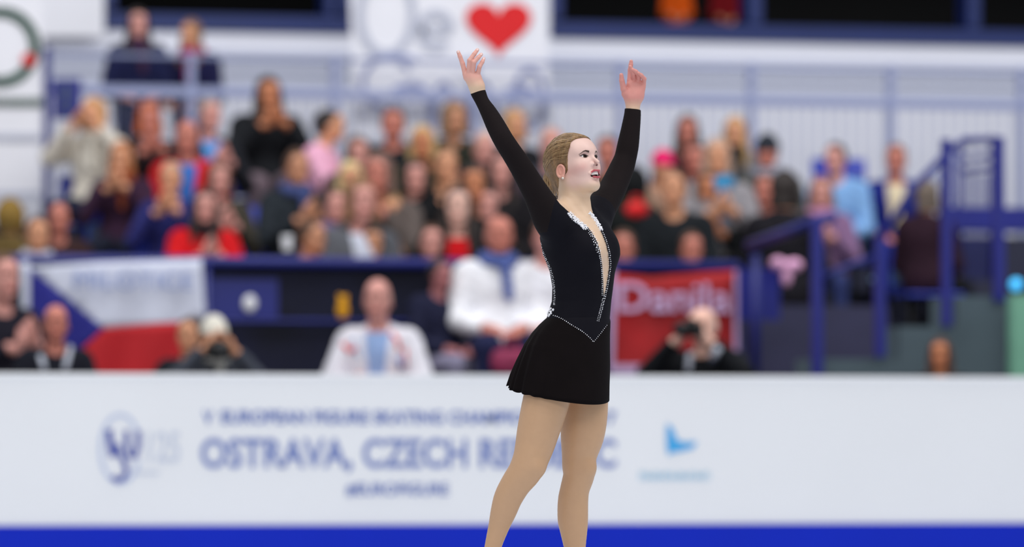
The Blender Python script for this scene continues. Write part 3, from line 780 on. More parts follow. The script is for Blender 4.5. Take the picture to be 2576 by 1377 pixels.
def hair_short(q, g=.002):
    d = smin(hcap_(q, g), ell(q, (0, -.04, -.02), (.074, .06, .06)), .03); lf = np.interp(q[:, 2], [-.08, -.05, -.03, 0, .04, .07, .09], [-.05, -.035, -.005, .012, .035, .058, .12])
    return smax(d, q[:, 1] - lf, .008) + .0015 * np.sin(q[:, 0] * 160) * np.sin(q[:, 2] * 130)
def hair_bald(q):
    d = smin(hcap_(q, -.003), ell(q, (0, -.04, -.02), (.073, .06, .06)), .03); d = smax(d, q[:, 1] - np.interp(q[:, 2], [-.05, -.03, .05], [-.035, .0, .01]), .006); return smax(d, q[:, 2] - .035, .008)
def hair_long(q, g=.004, ln=-.24):
    d = hcap_(q, g); qa = q.copy(); qa[:, 0] = np.abs(qa[:, 0])
    d = smin(d, chain(qa, [(.058, -.005, .03, .030), (.074, .0, -.05, .028), (.082, .018, -.14, .028), (.080, .040, ln, .020)], .02), .03)
    d = smin(d, chain(q, [(0, -.055, .02, .07), (0, -.07, -.10, .06), (0, -.075, ln + .02, .045)], .02), .04)
    lf = np.interp(q[:, 2], [-.24, -.12, -.03, .0, .04, .07, .09], [.08, .05, .042, .040, .040, .060, .13]); face = np.maximum(q[:, 1] - lf, -9)
    d = smax(d, np.where(qa[:, 0] < .056 + .3 * np.clip(-q[:, 2], 0, .1), face, q[:, 1] - .075), .006)
    hole = ell(q, (0, .07, -.03), (.054, .07, .085)); return smax(d, -hole, .006) + .002 * np.sin(qa[:, 0] * 220 + q[:, 2] * 18)
def hair_bob(q): 
    return np.maximum(hair_long(q, .006, -.13), -.105 - q[:, 2])
def hair_curly(q):
    d = hair_bob(q) - .006; return d + .006 * np.sin(q[:, 0] * 95) * np.sin(q[:, 1] * 95 + 1) * np.sin(q[:, 2] * 95)
def hair_bun(q):
    d = smin(hcap_(q, .001), ell(q, (0, -.04, -.02), (.072, .055, .055)), .03); lf = np.interp(q[:, 2], [-.08, -.05, -.03, 0, .04, .07, .09], [-.03, -.02, .0, .015, .038, .058, .12])
    return smin(smax(d, q[:, 1] - lf, .006), ball(q, (0, -.10, .06), .034), .01)
def hat_beanie(q):
    d = smax(ell(q, (0, -.012, .034), (.088, .110, .104)), .022 - q[:, 2] - .15 * q[:, 1] , .01)
    br = smax(ell(q, (0, -.012, .030), (.094, .116, .10)), np.abs(q[:, 2] + .15 * q[:, 1] - .035) - .018, .008); return smin(d, br, .006) + .0015 * np.sin(np.arctan2(q[:, 0], q[:, 1]) * 40)
def hat_hood(q):
    d = ell(q, (0, -.03, .01), (.112, .125, .135)); hole = ell(q, (0, .085, -.015), (.070, .10, .095)); return smax(smax(d, -hole, .01), q[:, 1] - .055, .01) + .004 * np.sin(q[:, 0] * 130) * np.sin(q[:, 2] * 110)
def hat_cap(q):
    d = smax(ell(q, (0, -.010, .034), (.084, .106, .100)), .030 - q[:, 2], .008); b = smax(ell(q, (0, .085, .034), (.062, .075, .010)), .06 - q[:, 1], .01); return smin(d, b, .008)
HFN = dict(short=hair_short, bald=hair_bald, long=hair_long, bob=hair_bob, curly=hair_curly, bun=hair_bun, beanie=hat_beanie, hood=hat_hood, cap=hat_cap)
_cache = {}
def proto(kind, pose):
    key = (kind, pose)
    if key in _cache: return _cache[key]
    P, dz = frame(pose) if pose in POSES else (None, 0)
    lo, hi = (-.36, -.60, -.01), (.36, .20, 1.34 + dz); h = .0085; tintv = None
    if kind == 'body': fn = person_body(pose)
    elif kind == 'coat': fn = coat(pose)
    elif kind == 'trousers': fn = trousers(pose); h = .011
    elif kind in ('shoe-', 'shoe+'): fn = shoe(pose, -1 if kind == 'shoe-' else 1); h = .009; hi = (.36, .20, .2)
    elif kind == 'shirt': fn = shirt(pose); lo = (-.15, -.3, .5 + dz); hi = (.15, 0.05, 1.1 + dz)
    elif kind == 'scarf': fn = scarf(pose); lo = (-.17, -.25, .7 + dz); hi = (.17, .17, 1.15 + dz)
    else:
        f0 = HFN[kind]; h = .006
        fn = lambda p: f0(np.stack([-p[:, 0], -p[:, 1], p[:, 2]], 1).astype(F32)); lo, hi = (-.15, -.19, -.30), (.15, .19, .17)
    v, f = sdf_mesh(fn, lo, hi, h)
    if kind == 'body':
        tintv = np.ones((len(v), 3), F32); q = v - V3(0, -.035, HZ_SIT + dz); s_, f_, u_ = np.abs(q[:, 0]), -q[:, 1], q[:, 2]
        hd = (np.linalg.norm(q, axis=1) < .14) & (f_ > .04)
        def mx(c, m): tintv[m] = c
        mx((.62, .30, .30), hd & (s_ < .024) & (np.abs(u_ + .052) < .008) & (f_ > .07))
        mx((.12, .08, .06), hd & (np.abs(s_ - .031) < .012) & (np.abs(u_ - .011) < .006))
        mx((.25, .17, .12), hd & (np.abs(s_ - .032) < .017) & (np.abs(u_ - .032) < .005))
    me_o = mesh_obj(kind + '_mesh', v, f, M['skin'] if kind == 'body' else M['hair'] if kind in HFN and kind not in ('beanie', 'hood', 'cap') else M['fabric'], None, True, tint=tintv)
    me = me_o.data; bpy.data.objects.remove(me_o); _cache[key] = me; return me
def col4(c): return (*srgb(c), 1)
SKIN = dict(pale=(238, 190, 172), pink=(222, 158, 146), tan=(206, 146, 112), red=(206, 128, 110), warm=(224, 160, 122), orange=(206, 132, 92))
NAMEOF = dict(beanie='knit_hat', hood='fur_hood', cap='cap')
def person(px, py, pose, rot, hair, hcol, skin, coatc, trc, label, Y=None, floor=None, scarfc=None, shirtc=None, hat=None, hatc=None, group=None, wide=.94):
    P, dz = frame(pose); HZ = (HZ_SIT if P['sit'] else HZ_STAND)
    if Y is None:
        def cost(k):
            q_ = at_Y(px, py, ROWY(k) + .05); c = abs((q_.z - ROWF(k)) / HZ - 1) * 5
            return c + sum(max(0, .46 - abs(q_.x - x_)) * 3.2 for x_, y_, *_r in SEATED if abs(y_ - ROWY(k) - .05) < .01)
        best = min(range(6), key=cost); Y = ROWY(best) + .05; floor = ROWF(best)
    p = at_Y(px, py, Y); sc = (p.z - floor) / HZ
    rz = -YAW + math.radians(rot)
    # root so that the head centre comes to the photo's place
    off = Vector((0, -.035 * sc, 0)); off.rotate(Matrix.Rotation(rz, 3, 'Z').to_quaternion())
    o = bpy.data.objects.new('person', proto('body', pose)); C.objects.link(o)
    o.location = (p.x - off.x, Y - off.y * 0, floor); o.rotation_euler = (0, 0, rz); o.scale = (sc * wide, sc * wide, sc); o.color = col4(SKIN[skin] if isinstance(skin, str) else skin)
    tag(o, label, 'person', group)
    def kid(name, me, c, loc=None, lab=None):
        k = bpy.data.objects.new(name, me); C.objects.link(k); k.parent = o; k.color = col4(c)
        if loc is not None: k.location = loc
        if lab: k['label'] = lab
        return k
    hl = (0, -.035, HZ)
    kid('coat', proto('coat', pose), coatc); kid('trousers', proto('trousers', pose), trc); kid('shoe', proto('shoe-', pose), (30, 28, 30)); kid('shoe', proto('shoe+', pose), (30, 28, 30))
    if hair: kid('hair', proto(hair, 'head'), hcol, hl)
    if hat: kid(NAMEOF[hat], proto(hat, 'head'), hatc, hl)
    if scarfc: kid('scarf', proto('scarf', pose), scarfc)
    if shirtc: kid('shirt', proto('shirt', pose), shirtc)
    o['_y'] = Y; SEATED.append((o.location.x, Y, floor, P['sit'], sc))
    return o
SEATED = []
BLK, DKB, NVY, BRN, OLV = (24, 25, 28), (30, 34, 50), (28, 34, 74), (70, 48, 38), (60, 58, 46)
DARKH, BRH, LTB, BLO, GRY, RED, WHT = (38, 28, 24), (84, 56, 38), (128, 92, 60), (196, 164, 110), (150, 144, 136), (170, 84, 34), (220, 216, 208)
# upper walkway, standing
YU = 42.95
person(345, 62, 'stand', 8, 'long', DARKH, 'pink', (26, 30, 66), BLK, 'standing woman with long dark hair, taller of two women at the upper railing', YU, WZ, scarfc=(70, 44, 70))
person(478, 88, 'stand', -25, 'long', LTB, 'warm', (28, 28, 66), BLK, 'standing woman with long light brown hair, navy coat and magenta scarf at the upper railing', YU, WZ, scarfc=(186, 24, 110))
# top rows
person(672, 236, 'up', 12, 'long', DARKH, 'orange', (26, 28, 32), (120, 104, 112), 'long-haired woman in black jacket clapping high, left of the pink jacket', wide=1.05)
person(232, 290, 'photo', -20, 'bob', (196, 148, 96), 'warm', (216, 208, 194), (30, 36, 60), 'woman in fluffy cream coat raising her hands, by the left fence post', scarfc=(226, 220, 206))
person(372, 302, 'up', 10, 'bob', RED, 'red', (44, 32, 36), BLK, 'red-haired woman in dark coat clapping below the two standing women')
person(526, 292, 'clap', 20, 'short', GRY, 'pink', (30, 32, 38), BLK, 'grey-haired man in black jacket over a light blue shirt, clapping', shirtc=(96, 150, 214))
person(467, 348, 'lap', 0, 'bald', (120, 96, 86), 'red', (200, 30, 36), NVY, 'bald man in a red and blue jacket', shirtc=(52, 110, 190))
person(302, 398, 'up', -8, 'bob', (170, 104, 56), 'warm', (58, 34, 56), DKB, 'auburn-haired woman in plum coat clapping before her face', hat=None, scarfc=(150, 74, 44))
person(427, 452, 'up', -6, 'short', (176, 150, 124), 'warm', (44, 46, 108), NVY, 'short-haired woman in a navy blue jacket clapping, below the man in red and blue')
person(548, 452, 'clap', 14, 'bob', BRH, 'pink', (64, 60, 52), BLK, 'brown-haired woman in olive jacket clapping, above the woman in red')
person(512, 522, 'clap', 10, 'long', DARKH, 'pink', (214, 26, 32), NVY, 'woman with long dark hair in bright red jacket clapping', scarfc=(40, 30, 34))
person(146, 552, 'lap', 8, 'bald', (90, 60, 48), 'red', (56, 36, 36), BLK, 'balding man in dark brown jacket at the left end of the front rows')
person(92, 592, 'lap', 10, 'short', BRH, 'warm', (70, 60, 60), BLK, 'young person with white collar in the front row behind the flag corner', scarfc=(196, 196, 206))
person(30, 548, 'lap', 170, 'bob', (132, 104, 52), 'tan', (98, 80, 44), BLK, 'person in khaki hood turned away at the far left edge', hat='hood', hatc=(140, 112, 56))
person(828, 318, 'clap', 78, 'short', DARKH, 'warm', (240, 178, 204), (226, 226, 236), 'dark-haired man in pale pink jacket looking to the right', wide=1.08)
person(745, 424, 'clap', 20, 'short', BRH, 'tan', (38, 44, 50), DKB, 'brown-haired man in dark jacket with blue scarf clapping, left of the pink jacket', scarfc=(70, 82, 130))
person(897, 386, 'clap', 12, 'bob', BRH, 'pink', (84, 62, 62), BLK, 'woman with short brown hair and rose brown coat, right of the pink jacket')
person(986, 314, 'lap', 0, 'short', BRH, 'red', (24, 27, 31), BLK, 'man with brown hair in plain black coat, top row left of centre', wide=1.08)
person(1060, 362, 'clap', -4, 'bob', BLO, 'orange', (50, 50, 38), BLK, 'blonde woman in dark olive coat with orange tan face')
person(1140, 300, 'lap', 18, 'curly', (132, 102, 72), 'tan', (40, 42, 34), BLK, 'woman with curly light brown hair in the top row, under the fan banner')
person(1292, 318, 'lap', 24, 'bob', (190, 146, 96), 'warm', (30, 30, 34), BLK, 'light-haired woman in black jacket beside the raised sleeve of the skater')
person(1216, 376, 'clap', 12, 'short', (200, 168, 148), 'pink', (84, 26, 50), BLK, 'fair-haired man in a dark wine red jacket, near the skater sleeve')
person(1384, 368, 'lap', 10, 'short', (190, 140, 120), 'pink', (60, 60, 70), BLK, 'pink-faced person in grey jacket just left of the head of the skater')
person(1524, 384, 'lap', -4, 'short', DARKH, 'red', (38, 48, 34), BLK, 'red-faced man in dark green jacket between head and raised arm of the skater')
person(1118, 420, 'up', 15, 'short', LTB, 'warm', BLK, BLK, 'light brown-haired person in black, hands raised before the face in mid-stand')
person(1042, 448, 'lap', 4, 'bob', DARKH, 'pink', (48, 38, 36), BLK, 'woman with dark bob and round pink face in dark brown coat')
person(1256, 430, 'lap', 10, 'long', DARKH, 'pink', (26, 24, 28), BLK, 'dark-haired woman in black right beside the skater sleeve, second of two')
person(1188, 466, 'lap', 4, 'bob', DARKH, 'orange', (34, 30, 30), BLK, 'dark-haired woman with tanned face in black coat, above the pale woman with red top')
person(878, 452, 'clap', 10, 'bob', (214, 196, 140), 'warm', (92, 88, 72), BLK, 'pale blonde woman in olive grey coat below the pink jacket')
person(948, 440, 'up', -14, 'bob', (120, 90, 80), 'red', (94, 84, 80), BLK, 'person in grey fur coat holding reddened hands to the face')
person(842, 522, 'clap', 12, 'short', BRH, 'pink', (88, 76, 92), BLK, 'brown-haired person in lilac grey coat clapping', scarfc=(112, 98, 140))
person(905, 508, 'lap', 20, 'bob', LTB, 'pink', (92, 94, 100), BLK, 'person in grey jacket over a white shirt between two clapping spectators', shirtc=(204, 208, 222))
person(982, 534, 'clap', 8, 'bob', (170, 132, 92), 'warm', (98, 86, 72), BLK, 'blonde woman in beige patterned coat clapping', scarfc=(168, 110, 104))
person(1148, 522, 'lap', 0, 'long', DARKH, 'pale', (30, 26, 28), BLK, 'pale woman with long dark hair and red top under a black coat', shirtc=(196, 16, 24))
person(1222, 518, 'lap', 6, 'long', DARKH, 'pink', (28, 24, 26), BLK, 'dark-haired woman in black, right of the pale woman with red top')
person(784, 600, 'clap', 50, 'short', BRH, 'tan', (196, 88, 44), NVY, 'brown-haired man in orange jacket looking right at the front railing')
person(932, 614, 'clap', 14, 'bob', DARKH, 'tan', (52, 40, 36), DKB, 'dark-haired woman in dark coat clapping just above the front railing')
person(1082, 612, 'lap', 8, 'short', BRH, 'pink', (40, 38, 46), BLK, 'pink-faced person in dark top with head above the railing, left of the white jacket')
person(1106, 694, 'lap', 40, 'short', DARKH, (176, 110, 110), (30, 32, 56), (140, 136, 160), 'person in navy jacket and grey trousers seated in front of the navy panel', 36.75, .75)
person(1252, 594, 'lap', 10, 'bald', (150, 130, 120), 'red', (244, 244, 248), (34, 38, 72), 'balding man in white jacket and navy trousers seated in front of the railing', 36.75, .75, scarfc=(84, 100, 160), wide=1.06)
person(1372, 600, 'lap', 10, 'short', BRH, 'pink', (238, 238, 244), (34, 38, 72), 'person in white jacket mostly hidden behind the waist of the skater', 36.75, .75, wide=1.05)
# right half of the stand
person(1726, 330, 'lap', 0, 'long', DARKH, 'red', (72, 22, 30), BLK, 'woman with long dark hair in dark red top, top row right of the skater')
person(1846, 334, 'lap', -6, 'long', (190, 150, 96), 'warm', (112, 112, 116), BLK, 'woman with long blonde hair, grey coat and thick black scarf', scarfc=(22, 22, 24))
person(1664, 420, 'lap', 10, 'short', BRH, 'warm', (164, 130, 110), BLK, 'person in a bright pink knit hat and beige jacket', hat='beanie', hatc=(238, 40, 110))
person(1748, 402, 'lap', -8, 'short', DARKH, 'red', (58, 28, 32), BLK, 'dark-haired person with reddish face below the woman in dark red')
person(1800, 398, 'clap', 4, 'bob', (176, 150, 132), 'warm', (150, 146, 150), BLK, 'light-haired woman with sky blue scarf and grey jacket', scarfc=(60, 150, 200))
person(1926, 384, 'lap', -10, 'short', DARKH, 'red', (84, 84, 80), BLK, 'man in dark grey knit hat and grey coat', hat='beanie', hatc=(44, 48, 56), scarfc=(150, 150, 164))
person(1600, 466, 'lap', 150, 'bob', DARKH, 'tan', (24, 28, 28), BLK, 'person in black hood turned away, beside the upper arm of the skater', hat='hood', hatc=(22, 24, 26))
person(1692, 476, 'lap', -12, 'short', BRH, 'warm', (26, 30, 34), BLK, 'brown-haired person in black coat below the pink knit hat')
person(1776, 474, 'clap', 6, 'bob', (90, 56, 36), 'orange', (27, 30, 32), BLK, 'auburn-haired woman in black coat clapping, right of centre')
person(1922, 480, 'clap', -6, 'short', BRH, 'red', (34, 36, 40), BLK, 'ruddy brown-haired person in charcoal jacket clapping')
person(1980, 478, 'lap', 160, 'bob', DARKH, 'tan', (28, 26, 32), BLK, 'dark-haired person turned away from the ice')
person(2062, 486, 'clap', -2, 'bob', (140, 96, 78), 'pink', (136, 104, 140), (52, 62, 110), 'woman with light brown hair and mauve scarf and coat above the stair handrail', scarfc=(190, 136, 170))
person(2098, 402, 'lap', -22, 'short', DARKH, 'pink', (132, 176, 226), (60, 76, 130), 'dark-haired boy in light blue jacket')
person(2250, 404, 'lap', -4, 'short', (120, 84, 64), 'red', (30, 40, 122), DKB, 'brown-haired man in royal blue jacket with a cream shirt', shirtc=(226, 210, 176))
person(2338, 496, 'lap', 150, 'bob', (110, 96, 84), 'tan', (46, 26, 38), BLK, 'person in maroon jacket turned away by the stair')
person(1736, 628, 'lap', 10, 'short', BRH, 'red', (30, 34, 60), NVY, 'ruddy person whose head shows just above the red banner')
person(1566, 624, 'lap', -10, 'short', BRH, 'red', (206, 200, 206), NVY, 'person in cream and white top beside the chest of the skater', scarfc=(214, 206, 180))
# behind the board
Y1 = 34.62
phC = person(138, 816, 'lap', 10, 'bald', (120, 84, 70), 'red', (26, 28, 38), BLK, 'bald man in dark jacket with pale straps before the blue part of the flag', Y1, FLOOR_Z)
person(472, 846, 'lap', -10, 'short', BRH, 'warm', (28, 32, 40), BLK, 'brown-haired man in dark jacket half hidden by the photographer in white cap', Y1 + .55, FLOOR_Z)
phA = person(536, 846, 'photo', 14, 'short', BRH, 'warm', (70, 74, 84), BLK, 'photographer in white knit cap aiming a camera beside the flag', Y1, FLOOR_Z, hat='beanie', hatc=(232, 228, 214), scarfc=(190, 190, 184))
phB = person(1764, 822, 'photo', -24, 'bald', (232, 206, 196), (246, 196, 176), (20, 22, 26), BLK, 'bald photographer in black aiming a camera in front of the red banner', Y1, FLOOR_Z, wide=1.06)
coach = person(946, 756, 'cross', -4, 'bald', (206, 168, 150), 'pink', (234, 232, 240), (54, 70, 150), 'large pink-faced man in white team jacket with red marks behind the rink board', 35.9, FLOOR_Z, shirtc=(150, 176, 220))
person(2362, 892, 'lap', -10, 'long', (70, 46, 38), 'orange', (40, 40, 44), BLK, 'woman with long brown hair and white collar, alone at the lower right', Y1, FLOOR_Z, scarfc=None, shirtc=(230, 232, 240))
person(6, 700, 'clap', 30, 'short', BRH, 'pink', (30, 28, 40), BLK, 'person in dark jacket clapping at the left edge beside the flag', 36.2, FLOOR_Z)
# in the gallery behind the dark windows
person(1700, -84, 'stand', 0, 'short', DARKH, 'tan', (226, 92, 16), BLK, 'person in orange jacket behind the right dark window', 46.6, z_sill - .40, wide=.62)
person(1822, -76, 'stand', 6, 'short', DARKH, 'tan', (120, 14, 24), BLK, 'person in dark red jacket behind the right dark window', 46.6, z_sill - .40, wide=.62)

# red and blue marks printed on the team jacket
bpy.context.view_layer.update()
def patch(pts, m, wpx, who=None, nm='jacket_mark'):
    coach_ = who or coach
    dgp = bpy.context.evaluated_depsgraph_get(); ct = [c for c in coach_.children if c.name.startswith('coat')][0]
    bvh_ = BVHTree.FromPolygons([coach_.matrix_world @ v.co for v in ct.data.vertices], [p_.vertices[:] for p_ in ct.data.polygons]); mb = MB(); P_ = []
    for a, b in pts:
        d = ray(a, b).normalized(); h = bvh_.ray_cast(CAM + d * 30, d)
        if h[0]: P_.append(h[0])
    if len(P_) > 1: 
        mb.tube(P_, wpx * .0024 / 2, 8); o = mb.build(nm, m, None, True); o.parent = ct; o.matrix_parent_inverse = (coach_.matrix_world @ ct.matrix_basis).inverted()
patch([(862, 866), (880, 884), (896, 876)], M['heart'], 12); patch([(834, 870), (838, 900)], M['heart'], 9); patch([(1020, 880), (1024, 920)], M['heart'], 8); patch([(826, 900), (834, 930)], M['sail'], 9); patch([(984, 838), (1000, 858), (1004, 882)], M['heart'], 11); patch([(842, 836), (850, 850)], M['heart'], 6)
patch([(884, 800), (892, 850), (902, 900)], M['sail'], 7); patch([(1000, 900), (1010, 925)], M['textblue'], 16)
patch([(96, 874), (102, 895), (108, 915), (112, 934)], M['textpale'], 14, phC, 'strap'); patch([(176, 874), (172, 895), (167, 915), (163, 934)], M['textpale'], 14, phC, 'strap')
patch([(1808, 872), (1800, 890), (1792, 908)], M['textpale'], 20, phB, 'strap'); patch([(1738, 892), (1734, 915), (1732, 936)], M['textpale'], 18, phB, 'strap')
# small things people hold or carry
def camera_thing(px, py, Y, rot, label, r=.036):
    p = at_Y(px, py, Y); e = empty('camera', p, -YAW + math.radians(rot)); tag(e, label, 'camera', 'cameras of the photographers')
    o = MB().box((-.07, -.03, -.045), (.07, .045, .045)).build('camera_body', M['black'], e, bevel=.012)
    MB().box((-.03, -.02, .04), (.03, .03, .068)).build('viewfinder', M['black'], e, bevel=.006)
    MB().tube([(0, -.03, 0), (0, -.13, 0), (0, -.16, 0)], [r, r, r * 1.15], 18).build('lens', M['black'], e, True)
    MB().tube([(0, -.1605, 0), (0, -.163, 0)], [r * .95, r * .9], 18).build('lens_glass', M['glass'], e, True)
    return e
camera_thing(548, 884, Y1 - .26, 12, 'black camera with round lens held by the photographer in white cap', .044)
camera_thing(1738, 830, Y1 - .24, -30, 'black camera held by the bald photographer')
def blob(name, px, py, Y, rads, m, label, cat, fn=None, h=.006):
    p = at_Y(px, py, Y); R = max(rads) * 1.6
    f0 = fn or (lambda q: ell(q, (0, 0, 0), rads))
    v, f = sdf_mesh(lambda q: f0(q) + .0015 * np.sin(q[:, 0] * 90) * np.sin(q[:, 2] * 80 + 1), (-R,) * 3, (R,) * 3, h)
    o = mesh_obj(name, v, f, m, None, True); o.location = p; tag(o, label, cat); return o
M['bag'] = mat('crimson_bag', (150, 44, 84), 0.7, noise=.3, nscale=12)
blob('plush_toy', 862, 774, 35.95, (.03, .03, .075), M['yellow'], 'yellow plush toy propped on the shoulder of the man in white team jacket', 'plush toy',
     lambda q: smin(smin(ell(q, (0, 0, -.02), (.038, .034, .055)), ball(q, (0, 0, .045), .030), .02), np.minimum(ball(q, (-.022, 0, .072), .011), ball(q, (.022, 0, .072), .011)), .008))
blob('plush_toy', 1975, 664, 36.9, (.12, .06, .07), M['pink'], 'pink and white plush toy held on the lap by the stair', 'plush toy',
     lambda q: smin(smin(ell(q, (-.05, 0, .0), (.055, .05, .045)), ell(q, (.06, 0, -.01), (.06, .05, .045)), .03), ell(q, (.01, 0, -.09), (.035, .035, .06)), .03))
blob('paper_cup', 722, 612, 37.3, (.035, .035, .05), M['white'], 'white paper cup on the front railing', 'cup', lambda q: np.maximum(rc(q, (0, 0, -.05), (0, 0, .05), .028, .036), np.abs(q[:, 2]) - .05), .004)
blob('paper_note', 628, 764, 37.185, (.045, .02, .055), M['white'], 'small white paper on the navy panel of the railing, right of the flag', 'paper')
blob('carrier_bag', 1284, 888, 36.15, (.10, .05, .12), M['bag'], 'crimson bag on the walkway beside the skirt of the skater', 'bag', lambda q: smin(smax(ell(q, (0, 0, -.06), (.13, .07, .12)), -.05 + np.abs(q[:, 2] + .06) - .03, .02), chain(q, [(-.05, 0, .03, .01), (-.03, 0, .09, .01), (.03, 0, .09, .01), (.05, 0, .03, .01)], .003), .01))
blob('handbag', 1602, 522, 38.7, (.08, .05, .07), M['heart'], 'crimson handbag among the dark coats right of the skater', 'bag', lambda q: smin(ell(q, (0, 0, -.02), (.085, .05, .055)), chain(q, [(-.04, 0, .02, .009), (-.02, 0, .075, .008), (.02, 0, .075, .008), (.04, 0, .02, .009)], .003), .01))
blob('glass_lamp', 2195, 705, 36.6, (.02, .02, .02), M['seatgrey'], 'small pale round lamp on the stair post', 'lamp')

# seats: one under each sitting spectator, empty ones in between
def make_seat():
    e = empty('stadium_seat'); g = 'blue spectator seats of the stand'
    tag(e, 'blue plastic spectator seat with grey back panel in the stand', 'seat', g)
    MB().box((-.21, -.22, .405), (.21, .20, .43)).build('seat_pan', M['seat'], e, bevel=.01)
    mb = MB(); n = 6
    for i in range(n):
        a0 = -1 + 2 * i / n; a1 = -1 + 2 * (i + 1) / n; f = lambda a: (a * .21, .235 - .03 * a * a)
        (x0, y0), (x1, y1) = f(a0), f(a1)
        mb.add([(x0, y0, .46), (x1, y1, .46), (x1, y1 + .02, .46), (x0, y0 + .02, .46), (x0, y0 + .04, .80), (x1, y1 + .04, .80), (x1, y1 + .06, .80), (x0, y0 + .06, .80)],
               [(0, 3, 2, 1), (4, 5, 6, 7), (0, 1, 5, 4), (1, 2, 6, 5), (2, 3, 7, 6), (3, 0, 4, 7)])
    mb.build('backrest', M['seat'], e)
    MB().box((-.19, .195, .50), (.19, .224, .66)).build('back_panel', M['seatgrey'], e, bevel=.006)['label'] = 'grey back panel'
    MB().tube([(-.12, .0, 0), (-.12, .0, .405)], .018, 8).tube([(.12, .0, 0), (.12, .0, .405)], .018, 8).tube([(-.12, .0, .2), (.12, .0, .2)], .012, 8).build('seat_frame', M['black'], e)
    return e
seat0 = make_seat(); used = False
def place_seat(x, Y, z):
    global used
    if not used: o = seat0; used = True
    else:
        o = seat0.copy(); C.objects.link(o)
        for ch_ in list(seat0.children): c = ch_.copy(); C.objects.link(c); c.parent = o
    o.location = (x, Y, z); o.rotation_euler = (0, 0, 0)
GAPS = [(1430, 1700, 520, 610), (585, 760, 560, 650), (600, 700, 440, 510), (1780, 1975, 590, 680), (1265, 1360, 520, 570), (2110, 2230, 420, 500)]
def seen_gap(x, Y, z):      # empty seats only where the photo shows them
    v = Vector((x, Y + .24, z)) - CAM; f = v.dot(FWD); px = W / 2 + FPX * v.dot(RIGHT) / f; py = H / 2 - FPX * v.dot(UP) / f
    return any(a < px < b and c < py < d for a, b, c, d in GAPS)
for k in range(6):
    Y = ROWY(k) + .05; xs = sorted(x for x, y, z, s, sc in SEATED if abs(y - Y) < .01 and s)
    lo = at_Y(-120, 600, Y).x; hi = at_Y(2330 if k > 0 else 1850, 600, Y).x
    taken = []
    for x in xs:
        if not taken or x - taken[-1] > .43: place_seat(x, Y, ROWF(k)); taken.append(x)
    x = lo
    while x < hi:
        if all(abs(x - t) > .45 for t in taken) and seen_gap(x, Y, ROWF(k) + .68): place_seat(x, Y, ROWF(k)); taken.append(x); x += .5
        else: x += .04
# ------------------------------------------------------------------ the skater
SK = at_Z(1440, 1575, 0.0); SK_D = (SK - CAM).dot(FWD)
skM = Matrix.Translation(SK) @ Matrix.Rotation(-YAW, 4, 'Z'); skI = skM.inverted()
def sk(px, py, y=0.0):
    """photo point -> the skater's own frame (x right, y away, z up), at depth offset y"""
    o = skI @ CAM; d = (skI.to_3x3() @ ray(px, py)); p = o + d * ((y - o.y) / d.y)
    return (p.x, p.y, p.z)
def skr(px): return px / 740.0
def ch(rows):        # rows: (px, py, radius px, y)
    return [(*sk(a, b, y), skr(r)) for a, b, r, y in rows]
# torso facing 52 degrees to the right of the camera
TF = math.radians(52); tS = V3(math.cos(TF), math.sin(TF), 0); tF = V3(math.sin(TF), -math.cos(TF), 0)
slices = [  # py, centre px, half width along s, half depth along f
    (520, 1447, .055, .045), (540, 1450, .095, .066), (560, 1451, .125, .088), (580, 1450, .134, .104), (600, 1451, .138, .113), (640, 1459, .134, .116),
    (684, 1465, .120, .100), (723, 1466, .112, .0925), (759, 1463, .112, .0885), (800, 1455, .126, .0885), (850, 1441, .144, .094),
    (900, 1434, .154, .100), (940, 1432, .154, .098), (985, 1434, .135, .085)]
sl_z = np.array([sk(c, y)[2] for y, c, a, b in slices], F32)[::-1]
sl_x = np.array([sk(c, y)[0] for y, c, a, b in slices], F32)[::-1]
sl_a = np.array([a for y, c, a, b in slices], F32)[::-1]; sl_b = np.array([b for y, c, a, b in slices], F32)[::-1]
TZ0, TZ1 = float(sl_z[0]), float(sl_z[-1])
def torso_sdf(p, grow=0.0):
    z = p[:, 2]; cx = np.interp(z, sl_z, sl_x); a = np.interp(z, sl_z, sl_a) + grow; b = np.interp(z, sl_z, sl_b) + grow
    x = p[:, 0] - cx; y = p[:, 1]
    s = x * tS[0] + y * tS[1]; f = x * tF[0] + y * tF[1]
    k0 = np.sqrt((s / a) ** 2 + (f / b) ** 2); k1 = np.sqrt((s / a ** 2) ** 2 + (f / b ** 2) ** 2) + 1e-6
    d = k0 * (k0 - 1) / k1
    d = np.where(k0 < .3, -np.minimum(a, b) * .7, d)
    return smax(d, np.maximum(TZ0 - z, z - TZ1), .03)
NEAR_ARM = smooth_chain(ch([(1203, 233, 16.5, -.155), (1214, 257, 14.5, -.17), (1230, 284, 18, -.19), (1248, 318, 21.5, -.21), (1267, 353, 23, -.225), (1289, 387, 24, -.215),
               (1311, 421, 26, -.20), (1330, 454, 28, -.185), (1349, 487, 31, -.17), (1366, 518, 36, -.155), (1388, 552, 44, -.13), (1402, 578, 38, -.10)]))
FAR_ARM = smooth_chain(ch([(1592, 262, 17, .30), (1591, 290, 19, .295), (1586, 327, 22, .29), (1580, 365, 25, .285), (1573, 398, 26, .28), (1563, 426, 29, .265),
              (1550, 456, 31, .24), (1535, 486, 33, .21), (1517, 514, 37, .17), (1496, 548, 42, .12), (1490, 580, 38, .08)]))
